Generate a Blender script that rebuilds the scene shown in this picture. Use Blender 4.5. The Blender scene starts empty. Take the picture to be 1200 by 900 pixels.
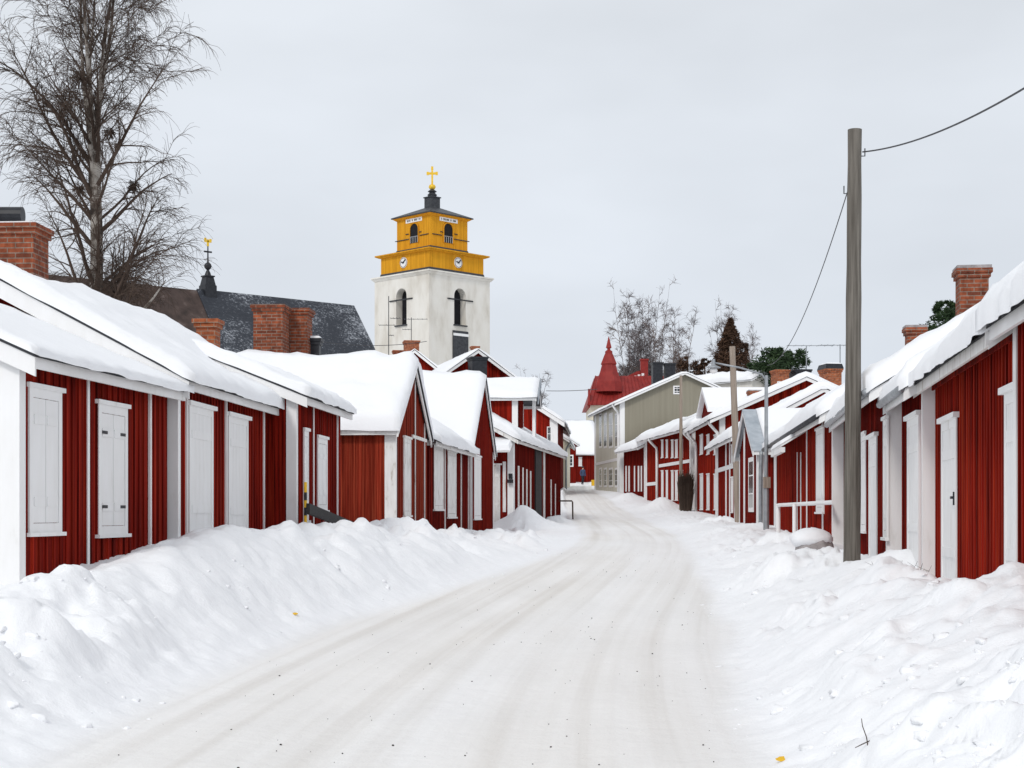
import bpy, bmesh, math, random
import numpy as np
from mathutils import Vector, Matrix

R = math.radians
col = bpy.context.scene.collection
scene = bpy.context.scene
EYE = 1.6                     # height of the eye above the road at the photographer's feet

# ------------------------------------------------------------------ camera
cam = bpy.data.cameras.new('camera')
cam.lens = 54.0
cam.sensor_width = 36.0
cam.shift_y = 0.125
cam.clip_start = 0.1
cam.clip_end = 6000.0
cam_o = bpy.data.objects.new('camera', cam)
col.objects.link(cam_o)
cam_o.location = (0, 0, EYE)
cam_o.rotation_euler = (R(90), 0, 0)
scene.camera = cam_o

# ------------------------------------------------------------------ overcast sky
SUN_EL, SUN_AZ = 40.0, 202.0          # azimuth clockwise from +Y: behind and to the left
wd = bpy.data.worlds.new('World')
scene.world = wd
wd.use_nodes = True
nt = wd.node_tree
nt.nodes.clear()
wo = nt.nodes.new('ShaderNodeOutputWorld')
bg = nt.nodes.new('ShaderNodeBackground')
bg.inputs['Strength'].default_value = 0.1
sky = nt.nodes.new('ShaderNodeTexSky')
sky.sky_type = 'NISHITA'
sky.sun_disc = False
sky.sun_elevation = R(SUN_EL)
sky.sun_rotation = R(SUN_AZ)
sky.dust_density = 4.0
tc = nt.nodes.new('ShaderNodeTexCoord')
sep = nt.nodes.new('ShaderNodeSeparateXYZ')
nt.links.new(tc.outputs['Generated'], sep.inputs[0])
ramp = nt.nodes.new('ShaderNodeValToRGB')          # cloud sheet: brighter overhead than at the horizon
e = ramp.color_ramp.elements
e[0].position = 0.0
e[0].color = (0.74, 0.795, 0.875, 1)
e[1].position = 0.9
e[1].color = (0.81, 0.838, 0.88, 1)
e2 = ramp.color_ramp.elements.new(0.36)
e2.color = (0.77, 0.808, 0.858, 1)
nt.links.new(sep.outputs['Z'], ramp.inputs[0])
noi = nt.nodes.new('ShaderNodeTexNoise')
noi.inputs['Scale'].default_value = 3.4
noi.inputs['Detail'].default_value = 4.0
mpn = nt.nodes.new('ShaderNodeMapping')
mpn.inputs['Scale'].default_value = (1, 1, 2.5)
nt.links.new(tc.outputs['Generated'], mpn.inputs[0])
nt.links.new(mpn.outputs[0], noi.inputs['Vector'])
mr = nt.nodes.new('ShaderNodeMapRange')
mr.inputs['From Min'].default_value = 0.3
mr.inputs['From Max'].default_value = 0.7
mr.inputs['To Min'].default_value = 9.2
mr.inputs['To Max'].default_value = 10.7
nt.links.new(noi.outputs['Fac'], mr.inputs['Value'])
vm = nt.nodes.new('ShaderNodeVectorMath')
vm.operation = 'SCALE'
nt.links.new(ramp.outputs['Color'], vm.inputs[0])
nt.links.new(mr.outputs[0], vm.inputs['Scale'])
mx = nt.nodes.new('ShaderNodeMix')
mx.data_type = 'RGBA'
mx.inputs[0].default_value = 0.96
nt.links.new(sky.outputs[0], mx.inputs[6])
nt.links.new(vm.outputs[0], mx.inputs[7])
nt.links.new(mx.outputs[2], bg.inputs['Color'])
nt.links.new(bg.outputs[0], wo.inputs['Surface'])

# ------------------------------------------------------------------ soft sun behind the clouds
sun = bpy.data.lights.new('sun', 'SUN')
sun.energy = 1.25
sun.angle = R(11)
sun.color = (1.0, 0.965, 0.92)
sun_o = bpy.data.objects.new('sun', sun)
col.objects.link(sun_o)
sun_o.location = (-20, -20, 40)
sdir = Vector((math.sin(R(SUN_AZ)) * math.cos(R(SUN_EL)), math.cos(R(SUN_AZ)) * math.cos(R(SUN_EL)), math.sin(R(SUN_EL))))
sun_o.rotation_euler = sdir.to_track_quat('Z', 'Y').to_euler()

vs = scene.view_settings
vs.view_transform = 'Standard'
vs.look = 'None'
vs.exposure = 0.0
vs.gamma = 1.0
vs.use_curve_mapping = False
scene.cycles.max_bounces = 6
scene.cycles.diffuse_bounces = 3

# ================================================================== helpers
def PX(px, Y):
    "plan position of a sight line at depth Y"
    return ((px - 600) / 1800 * Y, Y)

def ZY(py, Y):
    return EYE + (600 - py) / 1800 * Y

class MB:
    "collects shapes and links them as one mesh object"
    def __init__(s, sy=1.0):
        s.v, s.f, s.mi, s.sy = [], [], [], sy
        s.mat = 0
    def add(s, pts, faces):
        n = len(s.v)
        s.v += [(p[0], p[1] * s.sy, p[2]) for p in pts]
        for f in faces:
            s.f.append([n + i for i in f])
            s.mi.append(s.mat)
    def hexa(s, p):
        s.add(p, [(0, 1, 2, 3), (4, 7, 6, 5), (0, 4, 5, 1), (1, 5, 6, 2), (2, 6, 7, 3), (3, 7, 4, 0)])
    def box(s, x0, x1, y0, y1, z0, z1):
        s.hexa([(x0, y0, z0), (x1, y0, z0), (x1, y1, z0), (x0, y1, z0), (x0, y0, z1), (x1, y0, z1), (x1, y1, z1), (x0, y1, z1)])
    def rbox(s, cx, cy, z0, z1, w, d, ang, taper=1.0):
        c, q = math.cos(ang), math.sin(ang)
        P = []
        for z, k in ((z0, 1.0), (z1, taper)):
            for a, b in ((-1, -1), (1, -1), (1, 1), (-1, 1)):
                x, y = a * w / 2 * k, b * d / 2 * k
                P.append((cx + x * c - y * q, cy + x * q + y * c, z))
        s.hexa(P)
    def prism(s, poly, off):
        n = len(poly)
        q = [(p[0] + off[0], p[1] + off[1], p[2] + off[2]) for p in poly]
        s.add(list(poly) + q, [tuple(range(n)), tuple(range(2 * n - 1, n - 1, -1))] + [(i, (i + 1) % n, n + (i + 1) % n, n + i) for i in range(n)])
    def tube(s, pts, rad, n=8, cap=True):
        k = len(pts)
        V = [Vector(p) for p in pts]
        if not hasattr(rad, '__len__'):
            rad = [rad] * k
        ring = []
        prev = None
        for i in range(k):
            t = (V[min(i + 1, k - 1)] - V[max(i - 1, 0)])
            if t.length < 1e-9:
                t = Vector((0, 0, 1))
            t.normalize()
            if prev is None:
                a = Vector((1, 0, 0)) if abs(t.x) < 0.8 else Vector((0, 1, 0))
            else:
                a = prev
            a = (a - t * a.dot(t)).normalized()
            prev = a
            b = t.cross(a)
            for j in range(n):
                an = 2 * math.pi * j / n
                ring.append(tuple(V[i] + (a * math.cos(an) + b * math.sin(an)) * rad[i]))
        F = []
        for i in range(k - 1):
            for j in range(n):
                F.append((i * n + j, i * n + (j + 1) % n, (i + 1) * n + (j + 1) % n, (i + 1) * n + j))
        if cap:
            F.append(tuple(range(n - 1, -1, -1)))
            F.append(tuple((k - 1) * n + j for j in range(n)))
        s.add(ring, F)
    def lathe(s, cx, cy, prof, n=16, ang=0.0, flat=1.0):
        P, F = [], []
        for r, z in prof:
            for j in range(n):
                an = ang + 2 * math.pi * j / n
                P.append((cx + r * math.cos(an), cy + r * math.sin(an) * flat, z))
        k = len(prof)
        for i in range(k - 1):
            for j in range(n):
                F.append((i * n + j, i * n + (j + 1) % n, (i + 1) * n + (j + 1) % n, (i + 1) * n + j))
        F.append(tuple(range(n - 1, -1, -1)))
        F.append(tuple((k - 1) * n + j for j in range(n)))
        s.add(P, F)
    def build(s, name, mats, parent=None, smooth=False, org=None, bevel=0, fix=True):
        me = bpy.data.meshes.new(name)
        v = s.v
        if org is not None:
            v = [(p[0] - org[0], p[1] - org[1], p[2] - org[2]) for p in v]
        me.from_pydata(v, [], s.f)
        if not isinstance(mats, (list, tuple)):
            mats = [mats]
        for m in mats:
            me.materials.append(m)
        me.polygons.foreach_set('material_index', s.mi)
        if fix:
            bm = bmesh.new()
            bm.from_mesh(me)
            bmesh.ops.recalc_face_normals(bm, faces=bm.faces)
            uv = bm.loops.layers.uv.new('metres')
            for f in bm.faces:
                n = f.normal
                ax, ay, az = abs(n.x), abs(n.y), abs(n.z)
                for l in f.loops:
                    c = l.vert.co
                    if az > ax and az > ay:
                        l[uv].uv = (c.x, c.y)
                    elif ax > ay:
                        l[uv].uv = (c.y, c.z)
                    else:
                        l[uv].uv = (c.x, c.z)
            bm.to_mesh(me)
            bm.free()
        if smooth:
            me.polygons.foreach_set('use_smooth', [True] * len(me.polygons))
        o = bpy.data.objects.new(name, me)
        col.objects.link(o)
        if parent is not None:
            o.parent = parent
        if org is not None and parent is None:
            o.location = org
        if bevel:
            b = o.modifiers.new('bevel', 'BEVEL')
            b.width = bevel
            b.segments = 2
        return o

def tag(o, label=None, cat=None, group=None, kind=None):
    if label:
        o['label'] = label
    if cat:
        o['category'] = cat
    if group:
        o['group'] = group
    if kind:
        o['kind'] = kind
    return o

def thing(name, label, cat, loc=(0, 0, 0), rz=0.0, group=None):
    o = bpy.data.objects.new(name, None)
    o.empty_display_size = 0.3
    col.objects.link(o)
    o.location = loc
    o.rotation_euler = (0, 0, rz)
    return tag(o, label, cat, group)

# ---- value noise on arrays
def _hash(ix, iy, seed):
    h = (ix.astype(np.int64) * 374761393 + iy.astype(np.int64) * 668265263 + seed * 1442695041) & 0xFFFFFFFF
    h = ((h ^ (h >> 13)) * 1274126177) & 0xFFFFFFFF
    h = h ^ (h >> 16)
    return (h & 0xFFFF) / 65535.0

def vnoise(x, y, seed=0):
    x = np.asarray(x, float)
    y = np.asarray(y, float)
    ix, iy = np.floor(x), np.floor(y)
    fx, fy = x - ix, y - iy
    fx = fx * fx * fx * (fx * (fx * 6 - 15) + 10)
    fy = fy * fy * fy * (fy * (fy * 6 - 15) + 10)
    a = _hash(ix, iy, seed)
    b = _hash(ix + 1, iy, seed)
    c = _hash(ix, iy + 1, seed)
    d = _hash(ix + 1, iy + 1, seed)
    return (a + (b - a) * fx) * (1 - fy) + (c + (d - c) * fx) * fy

def fbm(x, y, seed=0, octv=4, gain=0.5):
    x = np.asarray(x, float)
    y = np.asarray(y, float)
    t, amp, tot = 0, 1.0, 0.0
    for k in range(octv):
        ca, sa = math.cos(0.6 + k), math.sin(0.6 + k)
        t = t + amp * (vnoise(x * ca - y * sa + 17.3 * k, x * sa + y * ca - 9.1 * k, seed + k) - 0.5) * 2
        tot += amp
        amp *= gain
        x = x * 2.03
        y = y * 2.03
    return t / tot

def sstep(t):
    t = np.clip(t, 0, 1)
    return t * t * (3 - 2 * t)

# ================================================================== materials
def mat(name, base, rough=0.7, metal=0.0, spec=0.3):
    m = bpy.data.materials.new(name)
    m.use_nodes = True
    b = m.node_tree.nodes['Principled BSDF']
    b.inputs['Base Color'].default_value = (*base, 1)
    b.inputs['Roughness'].default_value = rough
    b.inputs['Metallic'].default_value = metal
    b.inputs['Specular IOR Level'].default_value = spec
    return m, m.node_tree, b

def N(t, typ, **kw):
    n = t.nodes.new(typ)
    for k, v in kw.items():
        setattr(n, k, v)
    return n

def noise_node(t, scale, stretch=(1, 1, 1), detail=4.0, coord='Object', rough=0.55):
    c = N(t, 'ShaderNodeTexCoord')
    mp = N(t, 'ShaderNodeMapping')
    mp.inputs['Scale'].default_value = stretch
    n = N(t, 'ShaderNodeTexNoise')
    n.inputs['Scale'].default_value = scale
    n.inputs['Detail'].default_value = detail
    n.inputs['Roughness'].default_value = rough
    t.links.new(c.outputs[coord], mp.inputs[0])
    t.links.new(mp.outputs[0], n.inputs['Vector'])
    return n

def ramp_node(t, src, stops):
    r = N(t, 'ShaderNodeValToRGB')
    els = r.color_ramp.elements
    els[0].position, els[0].color = stops[0][0], (*stops[0][1], 1)
    els[1].position, els[1].color = stops[-1][0], (*stops[-1][1], 1)
    for p, c in stops[1:-1]:
        q = els.new(p)
        q.color = (*c, 1)
    t.links.new(src, r.inputs[0])
    return r

def mixc(t, fac, a, b, mode='MIX'):
    m = N(t, 'ShaderNodeMix', data_type='RGBA', blend_type=mode)
    for s, v in ((0, fac), (6, a), (7, b)):
        if isinstance(v, (int, float)):
            m.inputs[s].default_value = v
        elif isinstance(v, tuple):
            m.inputs[s].default_value = (*v, 1)
        else:
            t.links.new(v, m.inputs[s])
    return m.outputs[2]

def bump(t, b, src, strength, dist=0.02, prev=None):
    n = N(t, 'ShaderNodeBump')
    n.inputs['Strength'].default_value = strength
    n.inputs['Distance'].default_value = dist
    t.links.new(src, n.inputs['Height'])
    if prev is not None:
        t.links.new(prev, n.inputs['Normal'])
    t.links.new(n.outputs[0], b.inputs['Normal'])
    return n.outputs[0]

def varied(name, stops, scale=6, stretch=(1, 1, 1), rough=0.7, metal=0.0, bmp=0.0, bscale=None, spec=0.3, detail=5):
    m, t, b = mat(name, stops[0][1], rough, metal, spec)
    n = noise_node(t, scale, stretch, detail)
    r = ramp_node(t, n.outputs['Fac'], stops)
    t.links.new(r.outputs[0], b.inputs['Base Color'])
    if bmp:
        bn = noise_node(t, bscale or scale * 3, stretch, 5)
        bump(t, b, bn.outputs['Fac'], bmp)
    return m

def boards(name, c_dark, c_mid, c_light, wear=0.25, plank_var=1.0):
    "painted sawn boards: each board a shade of its own, worn fibres running up and down"
    m, t, b = mat(name, c_mid, 0.9, 0, 0.06)
    fib = noise_node(t, 1.0, (26, 26, 0.55), 5)
    r1 = ramp_node(t, fib.outputs['Fac'], [(0.32, c_dark), (0.5, c_mid), (0.74, c_light)])
    plank = noise_node(t, 1.0, (4.6, 4.6, 0.02), 1)
    r2 = ramp_node(t, plank.outputs['Fac'], [(0.3, tuple(1 - k * plank_var for k in (0.5, 0.5, 0.5))), (0.7, tuple(1 + k * plank_var for k in (0.30, 0.42, 0.42)))])
    c = mixc(t, 1.0, r1.outputs[0], r2.outputs[0], 'MULTIPLY')
    w = noise_node(t, 1.3, (3, 3, 0.8), 6, rough=0.7)
    r3 = ramp_node(t, w.outputs['Fac'], [(0.56, (0, 0, 0)), (0.8, (wear, wear, wear))])
    grey = tuple(min(1, x * 1.5 + 0.035) for x in c_mid)
    c2 = mixc(t, r3.outputs[0], c, grey)
    t.links.new(c2, b.inputs['Base Color'])
    bump(t, b, fib.outputs['Fac'], 0.25, 0.01)
    return m

def snow_mat(name, ground=False):
    m, t, b = mat(name, (0.895, 0.907, 0.928), 0.62, 0, 0.2)
    b.inputs['Sheen Weight'].default_value = 0.0
    n1 = noise_node(t, 5.5, (1, 1, 1), 7, rough=0.6)
    n2 = noise_node(t, 60, (1, 1, 1), 4)
    if ground:
        at = N(t, 'ShaderNodeAttribute', attribute_name='road')
        ru = N(t, 'ShaderNodeAttribute', attribute_name='lateral')
        c = N(t, 'ShaderNodeTexCoord')
        s = N(t, 'ShaderNodeSeparateXYZ')
        t.links.new(c.outputs['Object'], s.inputs[0])
        cm = N(t, 'ShaderNodeCombineXYZ')
        ky = N(t, 'ShaderNodeMath', operation='MULTIPLY')
        ky.inputs[1].default_value = 0.028
        t.links.new(s.outputs['Y'], ky.inputs[0])
        kx = N(t, 'ShaderNodeMath', operation='MULTIPLY')
        kx.inputs[1].default_value = 3.2
        t.links.new(ru.outputs['Fac'], kx.inputs[0])
        t.links.new(kx.outputs[0], cm.inputs['X'])
        t.links.new(ky.outputs[0], cm.inputs['Y'])
        tr = N(t, 'ShaderNodeTexNoise')
        tr.inputs['Scale'].default_value = 1.0
        tr.inputs['Detail'].default_value = 4.5
        t.links.new(cm.outputs[0], tr.inputs['Vector'])
        r = ramp_node(t, tr.outputs['Fac'], [(0.30, (0.84, 0.825, 0.80)), (0.5, (0.78, 0.757, 0.722)), (0.68, (0.66, 0.622, 0.57))])
        pat = noise_node(t, 0.9, (1, 0.35, 1), 5)
        rp = ramp_node(t, pat.outputs['Fac'], [(0.35, (1.03, 1.03, 1.03)), (0.7, (0.93, 0.925, 0.915))])
        rc = mixc(t, 1.0, r.outputs[0], rp.outputs[0], 'MULTIPLY')
        base = ramp_node(t, n1.outputs['Fac'], [(0.3, (0.88, 0.892, 0.912)), (0.7, (0.915, 0.926, 0.945))])
        cc = mixc(t, at.outputs['Fac'], base.outputs[0], rc)
        t.links.new(cc, b.inputs['Base Color'])
        p = bump(t, b, tr.outputs['Fac'], 0.35, 0.03)
        p = bump(t, b, n1.outputs['Fac'], 0.35, 0.06, p)
        bump(t, b, n2.outputs['Fac'], 0.25, 0.01, p)
    else:
        p = bump(t, b, n1.outputs['Fac'], 0.22, 0.05)
        bump(t, b, n2.outputs['Fac'], 0.2, 0.01, p)
    return m

def brick_mat(name, c1, c2, mortar, scale=1.0):
    m, t, b = mat(name, c1, 0.85, 0, 0.2)
    uv = N(t, 'ShaderNodeUVMap', uv_map='metres')
    bk = N(t, 'ShaderNodeTexBrick')
    bk.inputs['Scale'].default_value = scale
    bk.inputs['Brick Width'].default_value = 0.25
    bk.inputs['Row Height'].default_value = 0.077
    bk.inputs['Mortar Size'].default_value = 0.008
    bk.inputs['Color1'].default_value = (*c1, 1)
    bk.inputs['Color2'].default_value = (*c2, 1)
    bk.inputs['Mortar'].default_value = (*mortar, 1)
    t.links.new(uv.outputs[0], bk.inputs['Vector'])
    n = noise_node(t, 9, (1, 1, 1), 5)
    r = ramp_node(t, n.outputs['Fac'], [(0.3, (0.55, 0.5, 0.48)), (0.7, (1.3, 1.25, 1.2))])
    t.links.new(mixc(t, 1.0, bk.outputs['Color'], r.outputs[0], 'MULTIPLY'), b.inputs['Base Color'])
    bump(t, b, bk.outputs['Fac'], -0.5, 0.01)
    return m

M = {}
M['snow'] = snow_mat('roof_snow')
M['ground'] = snow_mat('ground_snow', True)
M['red'] = boards('falu_red_boards', (0.06, 0.004, 0.003), (0.22, 0.010, 0.0055), (0.37, 0.032, 0.013), 0.12)
M['red_deep'] = boards('dark_red_boards', (0.062, 0.004, 0.0035), (0.165, 0.008, 0.005), (0.27, 0.020, 0.010), 0.1)
M['red_bright'] = boards('bright_red_boards', (0.07, 0.0045, 0.003), (0.265, 0.013, 0.0065), (0.44, 0.045, 0.016), 0.12)
M['red_brown'] = boards('rust_red_boards', (0.09, 0.009, 0.005), (0.225, 0.023, 0.011), (0.34, 0.065, 0.03), 0.15)
M['olive'] = boards('olive_grey_boards', (0.265, 0.242, 0.19), (0.28, 0.258, 0.203), (0.295, 0.272, 0.216), 0.03, 0.12)
M['pale_boards'] = boards('pale_grey_beige_boards', (0.56, 0.535, 0.45), (0.64, 0.615, 0.53), (0.69, 0.665, 0.58), 0.05, 0.2)
M['cream'] = varied('cream_render', [(0.3, (0.62, 0.57, 0.44)), (0.7, (0.72, 0.68, 0.56))], 2, rough=0.9)
M['white'] = varied('white_paint', [(0.22, (0.70, 0.69, 0.67)), (0.38, (0.83, 0.83, 0.825)), (0.7, (0.87, 0.872, 0.875))], 3.0, (2, 2, 0.5), 0.6, bmp=0.08)
M['white_worn'] = varied('worn_white_paint', [(0.3, (0.46, 0.42, 0.37)), (0.42, (0.74, 0.73, 0.71)), (0.7, (0.84, 0.84, 0.83))], 3.5, (3, 3, 0.7), 0.7, bmp=0.2)
M['plaster'] = varied('white_plaster', [(0.25, (0.58, 0.54, 0.47)), (0.5, (0.74, 0.71, 0.65)), (0.75, (0.82, 0.80, 0.75))], 0.8, (1, 1, 0.4), 0.9, bmp=0.1, detail=8)
M['ochre'] = boards('ochre_yellow_boards', (0.55, 0.24, 0.018), (0.68, 0.31, 0.022), (0.74, 0.37, 0.03), 0.05, 0.3)
M['sheet'] = varied('dark_sheet_metal', [(0.3, (0.035, 0.037, 0.042)), (0.7, (0.075, 0.078, 0.085))], 5, rough=0.5, metal=0.3)
M['zinc'] = varied('galvanised_metal', [(0.3, (0.28, 0.30, 0.32)), (0.7, (0.40, 0.42, 0.44))], 6, rough=0.45, metal=0.5)
M['zinc_sheet'] = varied('weathered_zinc_sheet', [(0.3, (0.30, 0.34, 0.38)), (0.7, (0.48, 0.52, 0.56))], 2.5, rough=0.55, metal=0.2)
M['black'] = varied('black_painted_metal', [(0.3, (0.012, 0.013, 0.017)), (0.7, (0.028, 0.03, 0.036))], 7, rough=0.45)
M['gold'] = varied('gilding', [(0.3, (0.75, 0.46, 0.03)), (0.7, (0.9, 0.6, 0.06))], 4, rough=0.45, metal=0.3)
def slate_mat():
    m, t, b = mat('dark_slates_with_blown_snow', (0.03, 0.035, 0.045), 0.65)
    n = noise_node(t, 5.0, (1, 1, 1.5), 10, rough=0.75)
    big = noise_node(t, 0.35, (1, 1, 1), 3)
    ad = N(t, 'ShaderNodeMath', operation='MULTIPLY_ADD')
    ad.inputs[1].default_value = 0.55
    t.links.new(big.outputs['Fac'], ad.inputs[0])
    t.links.new(n.outputs['Fac'], ad.inputs[2])
    r = ramp_node(t, ad.outputs[0], [(0.5, (0.018, 0.021, 0.028)), (0.80, (0.036, 0.041, 0.052)), (0.88, (0.2, 0.215, 0.24)), (1.0, (0.5, 0.52, 0.55))])
    t.links.new(r.outputs[0], b.inputs['Base Color'])
    bump(t, b, n.outputs['Fac'], 0.3)
    return m
M['slate'] = slate_mat()
M['shingle'] = varied('brown_shingles', [(0.3, (0.035, 0.025, 0.022)), (0.6, (0.075, 0.052, 0.045)), (0.8, (0.15, 0.12, 0.11))], 1.4, rough=0.85, bmp=0.3, detail=9)
M['red_metal'] = varied('red_painted_sheet', [(0.3, (0.20, 0.014, 0.012)), (0.7, (0.30, 0.028, 0.022))], 1.2, rough=0.55)
M['glass'], _t, _b = mat('dark_window_glass', (0.02, 0.024, 0.03), 0.08, 0, 0.5)
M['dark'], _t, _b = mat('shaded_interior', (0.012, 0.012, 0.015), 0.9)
M['brick'] = brick_mat('red_brick', (0.31, 0.085, 0.038), (0.15, 0.045, 0.026), (0.22, 0.18, 0.15))
M['brick_orange'] = brick_mat('orange_brick', (0.42, 0.13, 0.05), (0.26, 0.075, 0.036), (0.28, 0.2, 0.15))
M['pole'] = varied('weathered_grey_pole', [(0.28, (0.075, 0.066, 0.055)), (0.5, (0.14, 0.127, 0.11)), (0.75, (0.22, 0.20, 0.175))], 3, (9, 9, 0.35), 0.9, bmp=0.5)
M['pole_pale'] = varied('pale_wooden_pole', [(0.28, (0.22, 0.175, 0.14)), (0.6, (0.36, 0.30, 0.25)), (0.8, (0.45, 0.39, 0.33))], 3, (9, 9, 0.35), 0.9, bmp=0.4)
M['birch'] = varied('birch_bark', [(0.38, (0.04, 0.03, 0.024)), (0.46, (0.14, 0.115, 0.095)), (0.54, (0.36, 0.325, 0.29)), (0.68, (0.52, 0.49, 0.45))], 2.2, (1, 1, 0.9), 0.85, bmp=0.4, detail=7)
M['twig'] = varied('dark_twigs', [(0.3, (0.042, 0.028, 0.021)), (0.7, (0.10, 0.07, 0.054))], 0.8, rough=0.9)
M['twig_far'] = varied('far_bare_twigs', [(0.3, (0.085, 0.072, 0.076)), (0.5, (0.14, 0.12, 0.124)), (0.7, (0.19, 0.14, 0.115))], 0.25, rough=0.9)
M['twig_brown'] = varied('russet_twigs', [(0.3, (0.034, 0.019, 0.012)), (0.55, (0.08, 0.042, 0.025)), (0.75, (0.12, 0.07, 0.042))], 0.5, rough=0.9)
M['needles'] = varied('pine_needles', [(0.3, (0.012, 0.028, 0.010)), (0.55, (0.030, 0.058, 0.020)), (0.75, (0.055, 0.085, 0.030))], 1.0, rough=0.8)
M['wire'], _t, _b = mat('black_cable', (0.05, 0.05, 0.055), 0.6)
M['yellow'], _t, _b = mat('yellow_plastic', (0.75, 0.45, 0.02), 0.5)
M['stone'] = varied('grey_granite', [(0.3, (0.22, 0.2, 0.2)), (0.6, (0.38, 0.35, 0.35)), (0.8, (0.5, 0.46, 0.46))], 7, rough=0.9, bmp=0.4)
M['grit'], _t, _b = mat('dark_grit', (0.06, 0.055, 0.05), 0.9)
M['blue_cloth'], _t, _b = mat('blue_jacket_cloth', (0.05, 0.075, 0.14), 0.9)
M['dark_cloth'], _t, _b = mat('dark_trouser_cloth', (0.02, 0.022, 0.028), 0.9)
M['skin'], _t, _b = mat('skin', (0.5, 0.3, 0.22), 0.6)
M['tarred'] = varied('black_tarred_wood', [(0.3, (0.012, 0.012, 0.013)), (0.7, (0.035, 0.034, 0.034))], 3, (2, 8, 8), 0.75, bmp=0.3)

# ================================================================== ground: one sheet, road and banks
GY = [0, 9.6, 13, 18, 22, 27, 34, 42, 50, 62, 75, 90, 105, 118, 130, 180, 400, 3000]
ROADZ = [-1.6, -1.6, -1.58, -1.5, -1.4, -1.22, -1.02, -.85, -.70, -.50, -.28, .25, 1.15, 1.65, 2.1, 3.5, 5.0, 6.0]
EL = [-2.9, -2.75, -2.7, -2.3, -1.6, -.45, .9, 2.05, 2.5, 2.75, 2.95, 3.25, 3.75, 4.1, 4.8, 6.8, 15, 100]
ER = [1.2, 1.4, 1.75, 2.3, 2.7, 3.2, 3.8, 4.5, 5.0, 5.5, 6.0, 6.2, 5.85, 5.75, 6.4, 9.0, 20, 110]
WLY = [0, 14, 16, 20.5, 26, 30, 34, 48, 55, 58, 75, 90, 105, 130, 180, 400, 3000]
WL = [-6.2, -5.35, -5.09, -4.6, -3.75, -3.4, -2.6, -1.33, -.7, 0, 2.35, 2.9, 3.3, 4.2, 6.0, 13, 98]
WLZ = [-1.0, -.78, -.68, -.47, -.34, -.32, -.58, -.74, -.74, -.45, -.46, .4, 1.5, 2.2, 3.55, 5.05, 6]
WRY = [0, 8, 13.5, 19.3, 24, 30, 46, 57, 68, 81, 96, 105, 118, 130, 180, 400, 3000]
WR = [3.6, 3.9, 4.44, 5.18, 5.7, 6.3, 7.87, 8.55, 9.2, 9.55, 8.4, 7.4, 6.3, 6.9, 9.6, 21, 111]
WRZ = [-.7, -.70, -.74, -.84, -.72, -.74, -.46, -.40, -.2, .1, .75, 1.35, 1.7, 2.15, 3.55, 5.05, 6]

def smooth_tab(Y, ky, kv):
    "piecewise line rounded at its knots"
    o = 0
    for k, w in ((-2, .1), (-1, .2), (0, .4), (1, .2), (2, .1)):
        o = o + w * np.interp(Y * (1 + 0.07 * k), ky, kv)
    return o

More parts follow.
